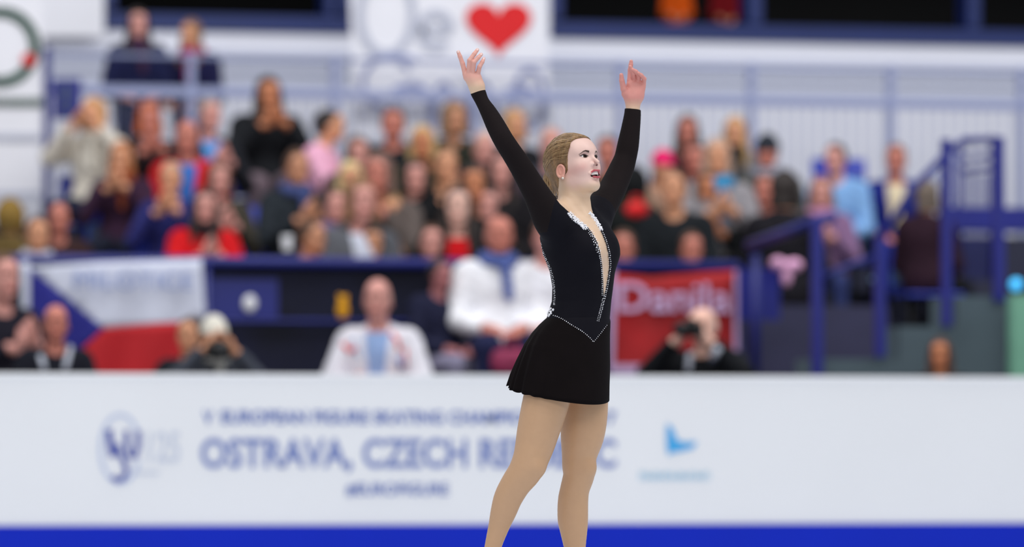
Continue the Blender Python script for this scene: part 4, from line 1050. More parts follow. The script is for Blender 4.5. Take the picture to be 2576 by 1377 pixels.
NEAR_LEG = smooth_chain(ch([(1392, 930, 62, -.07), (1380, 985, 60, -.075), (1366, 1040, 57, -.08), (1354, 1085, 53, -.08), (1346, 1118, 49.5, -.08), (1336, 1152, 45, -.085),
               (1321, 1186, 42, -.085), (1298, 1218, 38, -.075), (1279, 1252, 36, -.06), (1267, 1287, 32.5, -.05), (1255, 1325, 26.5, -.04), (1240, 1377, 21, -.035),
               (1227, 1440, 18, -.03), (1219, 1480, 19, -.03)]))
FAR_LEG = smooth_chain(ch([(1466, 930, 62, .075), (1470, 1000, 60, .08), (1469, 1051, 59, .08), (1465, 1096, 55, .08), (1458, 1142, 45, .08), (1456, 1172, 42, .08), (1456, 1196, 39.5, .08),
              (1446, 1232, 37, .085), (1441.5, 1263, 38.5, .09), (1441, 1305, 38.5, .095), (1443, 1332, 35, .095), (1446, 1377, 27.5, .095), (1450, 1440, 19, .095), (1452, 1480, 19, .095)]))
NECK = ch([(1448, 552, 46, .0), (1446, 528, 38.5, -.005), (1445, 505, 35, -.005), (1442, 475, 35, -.005), (1437, 450, 36, .0)])
HC = V3(*sk(1443, 420, 0.0))
HF = math.radians(50); HP = math.radians(16)
hS = V3(math.cos(HF), math.sin(HF), 0); hF = V3(math.sin(HF) * math.cos(HP), -math.cos(HF) * math.cos(HP), math.sin(HP)); hU = -np.cross(hF, hS) * -1
hU = np.cross(hS, hF) * -1 if np.cross(hS, hF)[2] < 0 else np.cross(hS, hF)
HR = np.stack([hS, hF, hU], 1).astype(F32)           # columns: head axes in the skater's frame
def to_head(p): return ((p - HC) @ HR).astype(F32)
def from_head(q): return HC + np.asarray(q, F32) @ HR.T
BUST = [(*sk(1482, 632, -.098), .047), (*sk(1516, 628, .015), .045)]
def near_hand(p, palm_only=False):
    j = lambda *a: ch(a)
    d = chain(p, j((1203, 236, 16, -.155), (1200, 222, 17, -.156), (1193, 205, 18, -.156)), .012)
    d = smin(d, chain(p, j((1200, 215, 15, -.156), (1177, 192, 8.5, -.158), (1186, 191, 9.5, -.16), (1199, 194, 8.5, -.158), (1200, 214, 12, -.156)), .012), .016)
    fs = [j((1174, 196, 8, -.157), (1170.5, 186, 6.8, -.157), (1163.6, 160, 5.9, -.160), (1157, 142, 5.3, -.162), (1152.8, 131, 4.4, -.163)),
          j((1181, 196, 8, -.160), (1179, 186, 6.6, -.163), (1181.5, 152, 6.0, -.182), (1193, 136, 5.4, -.176), (1201, 125.5, 4.4, -.168)),
          j((1189, 198, 8, -.160), (1188.5, 188, 6.6, -.163), (1191.5, 157, 6.0, -.184), (1203, 145, 5.2, -.178), (1210.7, 137, 4.3, -.170)),
          j((1197, 199, 8, -.158), (1201, 190, 6.4, -.160), (1206.3, 168, 5.5, -.176), (1213.4, 156, 4.9, -.172), (1217, 147.5, 4.0, -.166)),
          j((1192, 222, 9, -.148), (1181, 206, 8, -.130), (1180, 190, 6.6, -.118), (1184, 175, 5.5, -.112))]
    g = None
    for f in fs:
        e = chain(p, f, .0025); g = e if g is None else smin(g, e, .0012)
    return smin(d, g, .004)
def far_hand(p):
    j = lambda *a: ch(a)
    d = chain(p, j((1592, 263, 17, .30), (1594, 250, 19, .30), (1597, 236, 20, .30)), .012)
    d = smin(d, chain(p, j((1594, 240, 17, .30), (1588, 215, 11, .30), (1600, 212, 11, .30), (1612, 219, 10.5, .30), (1606, 240, 14, .30)), .012), .016)
    d = smin(d, chain(p, j((1584, 248, 13, .295), (1575, 236, 12, .288)), .01), .012)
    fs = [j((1578, 240, 11, .29), (1569, 224, 8.2, .28), (1564.2, 203, 6.6, .272), (1563, 189, 5.2, .268)),
          j((1586, 214, 8.5, .30), (1584.3, 203, 7, .30), (1585.4, 176, 6.2, .298), (1587, 163, 5.6, .296), (1587.8, 154.5, 4.6, .295)),
          j((1595, 213, 8.5, .30), (1594, 200, 6.8, .298), (1592.5, 184, 6.2, .272), (1588, 174, 5.4, .262), (1585.7, 168, 4.6, .258)),
          j((1605, 215, 8.5, .30), (1606, 204, 6.8, .298), (1606, 187, 6.2, .274), (1599, 180, 5.4, .262), (1592.5, 176, 4.6, .258)),
          j((1613, 220, 8, .30), (1618.5, 211, 6.6, .298), (1620.5, 198.5, 5.8, .280), (1613, 189.5, 5.1, .268), (1606, 184.5, 4.3, .262))]
    g = None
    for f in fs:
        e = chain(p, f, .0025); g = e if g is None else smin(g, e, .0012)
    return smin(d, g, .004)
def body_sdf(p, arms=True, head=True):
    d = torso_sdf(p)
    for b in BUST: d = smin(d, ball(p, b[:3], b[3]), .05)
    d = smin(d, chain(p, NECK, .02), .025)
    d = smin(d, chain(p, ch([(1430, 528, 24, -.02), (1395, 545, 34, -.10)]), .02), .04)      # trapezius, near
    d = smin(d, chain(p, ch([(1466, 545, 20, .02), (1500, 545, 28, .11)]), .02), .04)
    if arms:
        d = smin(d, limb(p, NEAR_ARM), .035); d = smin(d, limb(p, FAR_ARM), .035)
    l1 = limb(p, NEAR_LEG); l2 = limb(p, FAR_LEG)
    l1 = smin(l1, ball(p, (*sk(1352, 1178, -.115),), .022), .03); l2 = smin(l2, ball(p, (*sk(1481, 1178, .05),), .022), .03)
    d = smin(d, smin(l1, l2, .006), .03)
    if head:
        # collarbones and the tendon at the front of the neck
        d = smin(d, chain(p, ch([(1476, 480, 5, -.035), (1482, 532, 5, -.045)]), .01), .02)
        d = smin(d, chain(p, ch([(1428, 470, 6, -.038), (1450, 510, 5.5, -.047), (1474, 545, 5, -.064)]), .01), .02)
        m = np.linalg.norm(p - HC, axis=1) < .25
        if m.any():
            hd = np.full(len(p), .1, F32); hd[m] = head_sdf(to_head(p[m]), True, True)
            d = smin(d, hd, .018)
    return d
def full_sdf(p):
    d = body_sdf(p)
    n = V3(*sk(1200, 200, -.155)); m = np.linalg.norm(p - n, axis=1) < .16
    if m.any(): d[m] = smin(d[m], near_hand(p[m]), .008)
    n = V3(*sk(1595, 215, .29)); m = np.linalg.norm(p - n, axis=1) < .16
    if m.any(): d[m] = smin(d[m], far_hand(p[m]), .008)
    return d
zc_head = sk(1440, 541)[2]
zw1 = sk(1203, 252)[2]; zw2 = sk(1592, 285)[2]
bv, bf = sdf_mesh(full_sdf, (-.36, -.33, sk(1440, 1500)[2]), (.26, .40, 1.80), .0030)
p_ = bv; nearhand_ = (p_[:, 0] < -.2) & (p_[:, 2] > zw1); farhand_ = (p_[:, 0] > .14) & (p_[:, 2] > zw2)
headz_ = (np.abs(p_[:, 0] - .0) < .15) & (p_[:, 2] > zc_head) & (p_[:, 0] > sk(1385, 500)[0]) & (p_[:, 0] < sk(1500, 500)[0]) & (np.linalg.norm(p_ - HC, axis=1) < .212)
hv, hf_ = sdf_mesh(full_sdf, tuple(HC - V3(.16, .16, .182)), tuple(HC + V3(.13, .15, .15)), .00135)
hq = hv
inh = (hv[:, 0] > sk(1378, 500)[0]) & (hv[:, 0] < sk(1501, 500)[0] + .03) & (np.linalg.norm(hv - HC, axis=1) < .2225) & (hv[:, 2] > zc_head - .009)
# keep only the piece of the fine mesh that belongs to head and neck
def arm_near(v, t): return np.minimum(limb(v, NEAR_ARM), limb(v, FAR_ARM)) < t
inh &= ~arm_near(hv, .005)
headz_ &= ~arm_near(p_, .012)
hv, hf_ = clip_faces(hv, hf_, inh)
n1v, n1f = sdf_mesh(full_sdf, (sk(1145, 200)[0], -.215, zw1 - .006), (sk(1228, 200)[0], -.095, sk(1200, 112)[2]), .0013)
n2v, n2f = sdf_mesh(full_sdf, (sk(1550, 200)[0], .235, zw2 - .006), (sk(1635, 200, .3)[0] + .01, .34, sk(1590, 134, .32)[2]), .0013)
bv2, bf2 = clip_faces(bv, bf, ~(nearhand_ | farhand_ | headz_))
def open_box(v, f, zcut):       # drop the flat lid where the box cut the limb
    return clip_faces(v, f, v[:, 2] > zcut)
n1 = open_box(n1v, n1f, zw1 - .0035); n2 = open_box(n2v, n2f, zw2 - .0035)
SV, SF = join([(bv2, bf2), (hv, hf_), n1, n2])
# colours of the skin and the tights (a property of the surface, except the painted nostril shade)
def lin(c): return np.array(srgb(c), F32)
tint = np.tile(lin((220, 189, 160)), (len(SV), 1))
z = SV[:, 2]
t = np.clip((sk(1440, 860)[2] - z) / .02, 0, 1)[:, None]; tint = tint * (1 - t) + lin((200, 160, 124)) * t       # tights
q = to_head(SV); inhead = np.linalg.norm(q, axis=1) < .17
def mixin(col, wgt, mask=None):
    global tint
    wgt = np.clip(wgt, 0, 1).astype(F32)
    if mask is not None: wgt = wgt * mask
    tint = tint * (1 - wgt[:, None]) + lin(col) * wgt[:, None]
face = inhead & (q[:, 1] > -.02) & (q[:, 2] > -.115)
mixin((232, 196, 184), np.clip((q[:, 1] + .01) / .03, 0, 1) * np.clip((q[:, 2] + .10) / .03, 0, 1), face)
aq = np.abs(q[:, 0])
mixin((222, 150, 142), .42 * np.exp(-(((aq - .050) / .020) ** 2 + ((q[:, 2] + .028) / .018) ** 2)), face)      # rouge
mixin((150, 112, 108), .75 * np.exp(-(((aq - .033) / .014) ** 2 + ((q[:, 2] - .0185) / .0055) ** 2)), face & (q[:, 1] > .04))   # eye shadow
eu = q[:, 2] - .0112 + (aq - .031) * -.10; lid = .0048 * np.clip(1 - ((aq - .031) / .0148) ** 2, 0, 1)
mixin((26, 16, 14), 1.4 * np.exp(-((eu - lid - .0008) / .0015) ** 2), face & (aq > .0155) & (aq < .0490) & (q[:, 1] > .05) & (eu > 0))
mixin((70, 40, 36), .8 * np.exp(-((eu + lid + .0005) / .0010) ** 2), face & (aq > .020) & (aq < .0465) & (q[:, 1] > .05) & (eu < 0))
bu = np.interp(aq, [.016, .022, .030, .038, .048], [.0235, .0258, .0282, .0262, .0190])
mixin((58, 36, 26), 1.5 * np.exp(-((q[:, 2] - bu) / np.interp(aq, [.016, .022, .035, .05], [.0028, .0028, .0018, .0010])) ** 2), face & (aq > .0165) & (aq < .050) & (q[:, 1] > .035))
def pd(pts):
    qa = q.copy(); qa[:, 0] = aq; return chain(qa, pts, .003)
inl = np.maximum(0, 0)
up_ = pd([(.024, .080, -.0495, .0028), (.012, .0930, -.0435, .0037), (.0, .0968, -.0440, .0036)])
lo_ = pd([(.024, .080, -.0505, .0028), (.013, .0885, -.0635, .0040), (.0, .0930, -.0665, .0046)])
mixin((186, 84, 92), np.clip((.0014 - np.minimum(up_, lo_)) / .0012, 0, 1), face & (q[:, 1] > .06))
cav = (((aq) / .0225) ** 2 + ((q[:, 1] - .080) / .026) ** 2 + ((q[:, 2] + .0552) / .0098) ** 2) < 1.0
mixin((70, 14, 20), 1.0 * cav, face & ((q[:, 1] < .0885) | (np.minimum(up_, lo_) > .0016)) & (q[:, 1] > .05))
mixin((84, 34, 34), 1.2 * np.exp(-(((aq - .0066) / .0042) ** 2 + ((q[:, 2] + .0235) / .0026) ** 2) ** 2), face & (q[:, 1] > .084) & (q[:, 2] < -.0190))  # nostril recesses: their shade is painted into the skin tint
mixin((226, 150, 132), .8 * np.exp(-((q[:, 2] + .012) / .05) ** 2), inhead & (aq > .072))                     # ear
# reddened hands
for zc0, side in ((zw1, -1), (zw2, 1)):
    m = (SV[:, 0] < -.2) if side < 0 else (SV[:, 0] > .14)
    mixin((218, 148, 138) if side > 0 else (224, 166, 152), np.clip((z - zc0 - .03) / .04, 0, 1), m & (z > zc0))
# nails
tipc = [sk(*a) for a in [(1152.5, 130, -.168), (1201.5, 124.5, -.173), (1211, 136.5, -.175), (1217, 147, -.171)]]
for c in tipc: mixin((238, 208, 202), np.clip((.0048 - np.linalg.norm(SV - V3(*c), axis=1)) / .0015, 0, 1))
skater = mesh_obj('person', SV, SF, M['skin_sk'], None, True, tint=tint)
skater.color = (1, 1, 1, 1); skater.matrix_world = skM
tag(skater, 'figure skater in a black dress with crystal trim, both arms raised high on the ice', 'person')

# eyes, teeth, earring
for sgn in (-1, 1):
    vs, fs, tc = [], [], []
    c = np.array((sgn * .031, .0665, .0110)); r = .0119
    gz = Vector((.17, 1, .03)).normalized()          # looking up and ahead
    R_ = Vector((0, 0, 1)).rotation_difference(gz).to_matrix()
    for i in range(25):
        th = math.pi * i / 24
        for k in range(28):
            ph = 2 * math.pi * k / 28
            v = R_ @ Vector((math.sin(th) * math.cos(ph), math.sin(th) * math.sin(ph), math.cos(th)))
            vs.append(from_head(c + np.array(v) * r))
            tc.append(lin((10, 8, 8)) if th < .26 else lin((58, 34, 22)) if th < .56 else lin((232, 226, 224)))
    fs = [(i * 28 + k, (i + 1) * 28 + k, (i + 1) * 28 + (k + 1) % 28, i * 28 + (k + 1) % 28) for i in range(24) for k in range(28)]
    e = mesh_obj('eye', np.array(vs), np.array(fs), M['skin_sk'], skater, True, tint=np.array(tc)); e['label'] = 'brown eye'
def teeth(name, u0, u1, f0):
    mb = MB(); n = 12
    for i in range(n):
        a0 = -1 + 2 * i / n + .004; a1 = -1 + 2 * (i + 1) / n - .004
        P = []
        for a in (a0, a1):
            s = a * .0205; f = f0 - .013 * a * a
            P.append((s, f))
        (s0, g0), (s1, g1) = P; e = .004
        vs = [from_head(v) for v in [(s0, g0, u0), (s1, g1, u0), (s1, g1 - e, u0), (s0, g0 - e, u0), (s0, g0, u1), (s1, g1, u1), (s1, g1 - e, u1), (s0, g0 - e, u1)]]
        mb.add(vs, [(0, 3, 2, 1), (4, 5, 6, 7), (0, 1, 5, 4), (1, 2, 6, 5), (2, 3, 7, 6), (3, 0, 4, 7)])
    return mb.build(name, M['teeth'], skater)
teeth('upper_teeth', -.0562, -.0455, .0915)
mb = MB(); ep = from_head((-.0795, .0055, -.0455)); mb.ball(ep, .0042, 14); mb.build('pearl_earring', M['pearl'], skater, True)

# hair: cap drawn back into a twisted bun
hl_u = np.array([-.12, -.060, -.050, -.040, -.020, .005, .031, .055, .070, .077, .083, .12], F32)
hl_f = np.array([-.030, -.030, -.026, .004, .024, .032, .040, .051, .054, .064, .100, .12], F32)
def skull_sdf(q):
    d = ell(q, (0, -.012, .028), (.073, .095, .086)); d = smin(d, ell(q, (0, .028, -.028), (.057, .060, .080)), .03)
    return smin(d, ell(q, (0, .045, .048), (.048, .036, .032)), .04)
CAPC = np.array((0, -.009, .030)); CAPR = np.array((.0795, .0920, .0905))
BUNC = np.array((-.002, -.086, -.026)); BUNR = np.array((.047, .039, .048))
def hair_sdf(q):
    ang = np.arctan2(q[:, 2] + .02, q[:, 1] + .11)
    d = ell(q, CAPC, CAPR) + .0004 * np.sin(ang * 52)
    d = np.minimum(d, skull_sdf(q) - .0035 + .0006 * np.sin(ang * 52))
    d = smin(d, ell(q, (0, -.046, -.034), (.054, .048, .058)), .03)
    lf = np.interp(q[:, 2], hl_u, hl_f)
    d = smax(d, (q[:, 1] - lf) * .8, .008)
    qa = q.copy(); qa[:, 0] = np.abs(qa[:, 0])
    d = smax(d, -ell(qa, (.078, .003, -.018), (.014, .019, .027)), .004)
    v = (q - BUNC.astype(F32)); b = ell(q, BUNC, BUNR)
    rr = np.sqrt(v[:, 0] ** 2 + v[:, 2] ** 2); an = np.arctan2(v[:, 2], v[:, 0])
    b = b + .0030 * np.sin(an * 3 + rr * 240) + .0008 * np.sin(an * 17 + rr * 300)
    return smin(d, b, .008)
qv, qf = sdf_mesh(hair_sdf, (-.095, -.16, -.10), (.095, .11, .135), .0017)
hair = mesh_obj('hair', from_head(qv).astype(F32), qf, M['skhair'], skater, True); hair['label'] = 'dark blonde hair pinned into a bun'
HRd = np.linalg.det(HR)
def project_hair(p, off):       # slide the point out to the combed surface
    c = np.array((0, -.005, .02)); dr = p - c; dr /= np.linalg.norm(dr); ts = np.linspace(.05, .13, 41)
    P_ = (c + ts[:, None] * dr).astype(F32)
    d = np.minimum(ell(P_, CAPC, CAPR), skull_sdf(P_) - .0035); k = int(np.argmax(d > 0)) or 40
    t = ts[k - 1] + (ts[k] - ts[k - 1]) * (-d[k - 1]) / max(1e-6, d[k] - d[k - 1]) if k else ts[0]
    return c + dr * (t + off)
def hcap(n3, off):
    n3 = n3 / np.linalg.norm(n3); return project_hair(CAPC + n3 * CAPR, off)
mb = MB(); mb2 = MB()
us_all = np.linspace(.0, .118, 300)
for i in range(640):
    # start on the hairline, end in the bun
    if i % 3:
        s0 = rng.uniform(-.999, .999) * .0775
        us = us_all if abs(s0) > .058 else us_all[us_all > .060]
        q_ = 1 - (s0 / CAPR[0]) ** 2 - ((us - CAPC[2]) / CAPR[2]) ** 2; ok = q_ > 0
        fs_ = CAPC[1] + CAPR[1] * np.sqrt(np.maximum(q_, 0)); df_ = np.where(ok, np.abs(fs_ - np.interp(us, hl_u, hl_f)), 9)
        k_ = int(df_.argmin()); st = np.array((s0, fs_[k_], us[k_]))
    else:
        u_ = rng.uniform(-.035, .08); f_ = float(np.interp(u_, hl_u, hl_f)) - .002
        s_ = CAPR[0] * math.sqrt(max(.02, 1 - ((f_ - CAPC[1]) / CAPR[1]) ** 2 - ((u_ - CAPC[2]) / CAPR[2]) ** 2)); st = np.array((s_ * rng.choice([-1, 1]), f_, u_))
    st = (st - CAPC) / CAPR
    en = np.array((rng.uniform(-.35, .30), -1.0, rng.uniform(-.85, -.25)))
    st /= np.linalg.norm(st); en /= np.linalg.norm(en)
    def arc_(a_, b_, t_):
        om = math.acos(np.clip(a_ @ b_, -1, 1)); return (math.sin((1 - t_) * om) * a_ + math.sin(t_ * om) * b_) / math.sin(om)
    mid = np.array((st[0] * .95, -.42, .10 + .62 * max(0., st[2]))); mid /= np.linalg.norm(mid)
    pts = []; lift = rng.uniform(.0003, .0014); wob = rng.uniform(-.03, .03); nn = 14; bad = False
    for k in range(nn + 1):
        t_ = k / nn; a1, b1 = arc_(st, mid, min(1, t_ * 1.35)), arc_(mid, en, max(0, (t_ - .25) / .75)); w_ = np.clip((t_ - .15) / .5, 0, 1); w_ = w_ * w_ * (3 - 2 * w_)
        d3 = a1 * (1 - w_) + b1 * w_ + np.array((0, 0, 1)) * wob * math.sin(math.pi * t_)
        hp_ = hcap(d3, lift - .0014 + .0012 * math.sin(math.pi * min(1, t_ * 1.1)))
        if hp_[1] > np.interp(hp_[2], hl_u, hl_f) + .003 and hp_[2] < .08: bad = True
        if hp_[2] < .012 and hp_[1] > -.028 and hp_[2] > -.055: bad = True      # keep the ear clear
        pts.append(from_head(hp_))
    if bad: continue
    (mb if i % 4 else mb2).tube(pts, [.0004] + [.00065] * (nn - 1) + [.0005], 4)
mb.build('hair_strands', M['skhair'], hair, True)
mb3 = MB()
for i in range(150):      # locks coiled over the bun
    a0 = rng.uniform(0, 6.28); th = rng.uniform(.25, 2.1); pts = []
    for k in range(10):
        a = a0 + k * .13 / max(.4, math.sin(th)); th_ = th - k * .045
        v = np.array((math.sin(th_) * math.cos(a), -math.cos(th_), math.sin(th_) * math.sin(a)))
        pts.append(from_head(BUNC + v * (BUNR + rng.uniform(-.0002, .0006) - .0006)))
    (mb2 if i % 2 else mb3).tube(pts, [.0005] + [.0009] * 8 + [.0004], 4)
mb3.build('bun_strands', M['skhair'], hair, True)
for i in range(24):      # loose fly-away hairs at nape, bun and crown
    if i < 20: p0 = np.array((rng.uniform(-.045, .0), rng.uniform(-.085, -.045), rng.uniform(-.075, -.05))); d0 = np.array((rng.uniform(-.01, .01), rng.uniform(-.008, .02), rng.uniform(-.045, -.02)))
    else:
        n3 = np.array((rng.uniform(-.4, .4), rng.uniform(-1, .5), rng.uniform(.2, 1))); p0 = hcap(n3, .0); d0 = np.array((rng.uniform(-.01, .01), -.02, .004)) * rng.uniform(.4, .9)
    pts = [from_head(p0 + d0 * k / 6 + np.array((0, -.006, 0)) * math.sin(k * .8) * .6) for k in range(7)]
    mb2.tube(pts, [.0005] * 6 + [.0003], 4)
o = mb2.build('hair_highlights', M['skhair2'], hair, True); o['label'] = 'lighter blonde strands'

# dress: bodice with long sleeves, open V in front
NECKPOLY = [(1408, 516), (1431, 536), (1445, 549), (1460, 562), (1480, 574), (1490, 588), (1502, 611), (1510, 640), (1515, 670), (1517.5, 710), (1519, 746),
            (1524, 730), (1529, 700), (1533, 670), (1531, 640), (1524.5, 612), (1515, 589), (1507, 570), (1497, 549), (1484, 532), (1484, 430), (1400, 430), (1400, 505)]
NP2 = [(sk(a, b, -.08)[0], sk(a, b, -.08)[2]) for a, b in NECKPOLY]
WL = [(1340, 790), (1371, 793), (1395, 796), (1415, 804), (1450, 826), (1475, 842), (1493, 861), (1512, 838), (1530, 815), (1560, 780), (1560, 500), (1340, 500)]
cut1 = V3(*[a - b for a, b in zip(sk(1187, 238, -.155), sk(1220, 226, -.155))])
def dress_sdf(p):
    d = body_sdf(p, head=False) - .0035
    zt = sk(1440, 838)[2]
    d = np.maximum(d, zt - p[:, 2])
    # cuffs
    near = p[:, 0] < -.1
    d = np.where(near, np.maximum(d, (p[:, 2] - (sk(1203, 233)[2] + (p[:, 0] - sk(1203, 233)[0]) * .30))), d)
    farm = p[:, 0] > .14
    d = np.where(farm, np.maximum(d, (p[:, 2] - (sk(1592, 261)[2] - (p[:, 0] - sk(1592, 261)[0]) * .10))), d)
    # neck opening
    pg = poly2(p[:, 0], p[:, 2], NP2)
    front = pg
    nz = sk(1445, 541)[2]
    ring = np.maximum(np.sqrt((p[:, 0] - sk(1447, 500)[0]) ** 2 + (p[:, 1]) ** 2) - .064, nz - p[:, 2])
    ring = np.maximum(np.maximum(ring, .0 - p[:, 1]), p[:, 0] - sk(1480, 500)[0])
    cut = np.minimum(np.maximum(front, p[:, 1] - .03), ring)
    inzone = (p[:, 0] > sk(1398, 500)[0]) & (p[:, 0] < sk(1556, 500)[0])
    d = np.where(inzone, smax(d, -cut, .0015), d)
    return d
dv, df = sdf_mesh(dress_sdf, (-.36, -.33, sk(1440, 850)[2]), (.26, .36, 1.82), .0027)
topz = sk(1440, 600)[2]
cen = dv[df].mean(1)
# sleeve or bodice, split at the shoulder seam
def seam(p):
    n = V3(*sk(1352, 590, -.1)); m = V3(*sk(1405, 505, -.1))
    left = (p[:, 0] - n[0]) * (m[2] - n[2]) - (p[:, 2] - n[2]) * (m[0] - n[0]) < 0
    return left
a_, b_ = sk(1375, 590, 0), sk(1398, 500, 0)
lefts = ((cen[:, 0] - a_[0]) * (b_[2] - a_[2]) - (cen[:, 2] - a_[2]) * (b_[0] - a_[0])) < 0
lefts &= cen[:, 2] > sk(1370, 590)[2]
a_, b_ = sk(1534, 565, 0), sk(1484, 505, 0)
rights = ((cen[:, 0] - a_[0]) * (b_[2] - a_[2]) - (cen[:, 2] - a_[2]) * (b_[0] - a_[0])) > 0
rights = (cen[:, 2] > a_[2]) & (cen[:, 0] > sk(1484, 500)[0]) & (limb(cen.astype(F32), FAR_ARM[:-8]) < .012)
def sub(v, f, k):
    f = f[k]; u = np.unique(f); mp = np.full(len(v), -1); mp[u] = np.arange(len(u)); return v[u], mp[f]
dress = mesh_obj('dress', *sub(dv, df, ~(lefts | rights)), M['dress'], skater, True); dress['label'] = 'black bodice with deep open neckline'
for k in (lefts, rights):
    o = mesh_obj('sleeve', *sub(dv, df, k), M['sleeve'], dress, True); o['label'] = 'sheer black long sleeve'
# skirt
rings = [(796, 1457, .124, .088), (806, 1453, .134, .098), (820, 1446, .144, .107), (841, 1437, .156, .118), (872, 1428, .169, .131), (916, 1420, .179, .146), (955, 1413, .184, .157), (990, 1409, .188, .164)]
r_ = np.array(rings); yy_ = np.concatenate([np.arange(796, 880, 4.0), np.arange(880, 991, 10.0)])
rings = [(y, *[float(np.interp(y, r_[:, 0], r_[:, c])) for c in (1, 2, 3)]) for y in yy_]
nA = 240; sv, sf = [], []
for lay in (0, 1):
    for i, (py, cx, a, b) in enumerate(rings):
        fr = (py - 796) / 194
        for k in range(nA):
            an = 2 * math.pi * k / nA; s_, f_ = math.cos(an), math.sin(an)
            dx = (s_ * a * tS[0] + f_ * b * tF[0]); dy = (s_ * a * tS[1] + f_ * b * tF[1]); nn = math.hypot(dx, dy)
            ux, uy = dx / nn, dy / nn
            back = max(0.0, -.05 - ux * (1 if uy > -.75 else .7)) / .95
            rip = .0085 * fr ** 1.5 * back * (math.sin(an * 26 + 1.3 * math.sin(an * 5)) + .5 * math.sin(an * 11))
            sc = 1 + (rip - lay * .0018) / nn
            if ux > .5: sc *= 1 - .06 * fr * (ux - .5)     # the front lies close to the thigh
            tilt = (20 * ux - 22 * uy) * fr
            if i == 0: tilt = 0
            yy = py + tilt + (2.5 * math.sin(an * 26 + .6) * fr ** 3 * back)
            if i == 0: yy = py - 12 * uy * -1 * 0
            x, y0, zz = sk(cx, yy, 0)
            sv.append((x + dx * sc, dy * sc, zz))
L_ = len(rings) * nA
for lay in (0, 1):
    for i in range(len(rings) - 1):
        for k in range(nA):
            q4 = (lay * L_ + i * nA + k, lay * L_ + i * nA + (k + 1) % nA, lay * L_ + (i + 1) * nA + (k + 1) % nA, lay * L_ + (i + 1) * nA + k)
            sf.append(q4 if lay else q4[::-1])
for k in range(nA):
    e = (len(rings) - 1) * nA; sf.append((e + k, L_ + e + k, L_ + e + (k + 1) % nA, e + (k + 1) % nA))
sv = np.array(sv); sf = np.array(sf)
wl2 = [(sk(a, b, -.1)[0], sk(a, b, -.1)[2]) for a, b in WL]
fc = sv[sf].mean(1); yoke = (poly2(fc[:, 0].astype(F32), fc[:, 2].astype(F32), wl2) < 0)
skirt = mesh_obj('skirt', sv, sf, None, dress, True, mats=[M['skirt'], M['dress']], fmat=yoke.astype(int)); skirt['label'] = 'short black chiffon skirt'
# crystals sewn along the edges: each one sits on the cloth
allv, allf = join([(dv, df), (np.array(sv, F32), np.array(sf)), (SV, SF)])
bvh = BVHTree.FromPolygons([Vector(v) for v in allv.tolist()], allf.tolist())
def on_cloth(px, py):
    o = skI @ CAM; d = (skI.to_3x3() @ ray(px, py)).normalized()
    r_ = bvh.ray_cast(o + d * 18, d); return (r_[0], r_[1]) if r_[0] else (None, None)
def crystals(name, pts, step, rad, rows=((0, 0),), jit=.6, label=None):
    mb = MB(); acc = 0
    P = [Vector((a, b, 0)) for a, b in pts]
    for i in range(len(P) - 1):
        seg = P[i + 1] - P[i]; L = seg.length; nrm = Vector((-seg.y, seg.x, 0)).normalized(); t = acc
        while t < L:
            c = P[i] + seg * (t / L)
            for off, sc in rows:
                x = c.x + nrm.x * off + rng.uniform(-jit, jit); y = c.y + nrm.y * off + rng.uniform(-jit, jit)
                h, n_ = on_cloth(x, y)
                if h is not None and h.y < .2:
                    r = skr(rad * (1 + sc) * rng.uniform(.8, 1.15)); mb.ball(h + n_ * r * .35, r, 7)
            t += step
        acc = t - L
    if mb.v: 
        o = mb.build(name, M['crystal'], dress, True)
        if label: o['label'] = label
        return o
LE = [(1431, 539), (1445, 552), (1460, 565), (1479, 577), (1488, 590), (1500, 613), (1507.5, 640), (1512.5, 670), (1514.5, 710), (1515, 748)]
RE = [(1486, 535), (1499, 549), (1509.5, 569), (1518, 588), (1527, 611), (1534.5, 640), (1536, 670), (1532, 700), (1526.5, 730), (1521, 752)]
crystals('neckline_crystals', LE, 5.0, 1.5, ((0, 0), (-3.6, -.12)), .5, 'row of small white crystals down the neckline')
crystals('neckline_crystals', RE, 5.0, 1.5, ((0, 0), (3.4, -.12)), .5, 'row of small white crystals down the neckline')
crystals('lace_applique', [(1430, 539), (1443, 552), (1458, 565), (1474, 578)], 2.7, 2.3, ((0, .2), (-3, -.1), (-6, -.1), (2, -.3), (-9, -.5)), 1.6, 'white crystal lace at the collar')
crystals('lace_applique', [(1485, 535), (1498, 550), (1507, 566), (1514, 580)], 2.6, 2.3, ((0, .2), (2.6, -.1), (5, -.4)), 1.3, 'white crystal lace at the collar')
crystals('neckline_crystals', [(1486, 583), (1498, 606), (1507, 636)], 6, 1.4, ((0, 0), (-5, 0), (5, 0)), 2.2)
crystals('neckline_crystals', [(1518, 752), (1512, 778), (1504, 808)], 4.4, 1.5, ((-2.4, 0), (2.0, -.1)), .6, 'crystals running down to the waist')
crystals('waist_crystals', [(1392, 794), (1402, 797), (1415, 803), (1432, 814), (1450, 825), (1463, 833), (1475, 842), (1485, 851), (1493, 861), (1503, 849), (1512, 838), (1521, 826), (1529, 816)], 5.2, 1.55, ((0, 0),), .2, 'pointed line of crystals where bodice meets skirt')
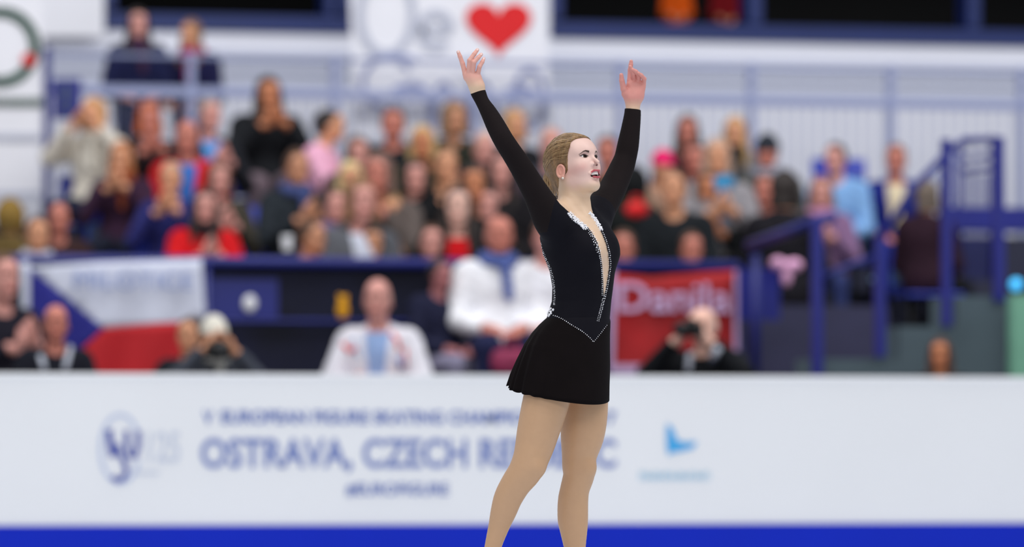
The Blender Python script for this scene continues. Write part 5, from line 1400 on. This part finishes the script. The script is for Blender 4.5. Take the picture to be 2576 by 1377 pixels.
crystals('waist_clasp', [(1389, 777), (1384, 786), (1377, 795)], 2.6, 3.2, ((-3, 0), (2.5, -.2)), 2.0, 'white crystal cluster at the back of the waist')
BE = [(1359, 612), (1361, 625), (1369, 645), (1376, 660), (1384, 678), (1389, 697), (1393, 722), (1394, 745), (1393, 768)]
crystals('back_crystals', BE, 4.6, 1.5, ((0, 0), (-2.6, -.2)), .8, 'white crystals edging the back of the bodice')
# skates (below the frame)
def skate(ax, ay, y, yaw):
    p0 = V3(*sk(ax, ay, y)); f = V3(math.sin(yaw), -math.cos(yaw), 0); r_ = V3(math.cos(yaw), math.sin(yaw), 0)
    zs = .062
    def W_(s, g, u): v = p0 * V3(1, 1, 0) + f * g + r_ * s; return (float(v[0]), float(v[1]), u)
    def fn(p):
        d = chain(p, [(*W_(0, -.005, p0[2] + .03), .034), (*W_(0, 0, zs + .11), .036), (*W_(0, -.01, zs + .045), .036)], .02)
        d = smin(d, chain(p, [(*W_(0, .0, zs + .055), .036), (*W_(0, .08, zs + .03), .034), (*W_(0, .15, zs + .024), .028)], .02), .03)
        d = np.maximum(d, zs - p[:, 2]); return d
    lo = p0 * V3(1, 1, 0) - V3(.22, .22, -zs + .01); hi = p0 * V3(1, 1, 0) + V3(.22, .22, p0[2] + .08)
    v, f_ = sdf_mesh(fn, lo, hi, .004)
    bt = mesh_obj('skate_boot', v, f_, M['boot'], skater, True)
    mb = MB()
    def slab(a, b, w, z0, z1):
        P = [W_(-w, a, z0), W_(w, a, z0), W_(w, b, z0), W_(-w, b, z0), W_(-w, a, z1), W_(w, a, z1), W_(w, b, z1), W_(-w, b, z1)]
        mb.add(P, [(0, 3, 2, 1), (4, 5, 6, 7), (0, 1, 5, 4), (1, 2, 6, 5), (2, 3, 7, 6), (3, 0, 4, 7)])
    slab(-.05, .175, .002, .001, .026); slab(-.035, .0, .012, .024, .064); slab(.08, .13, .016, .024, .064)
    mb.build('blade', M['steel'], bt)
skate(1219, 1490, -.03, math.radians(50)); skate(1452, 1490, .095, math.radians(60))
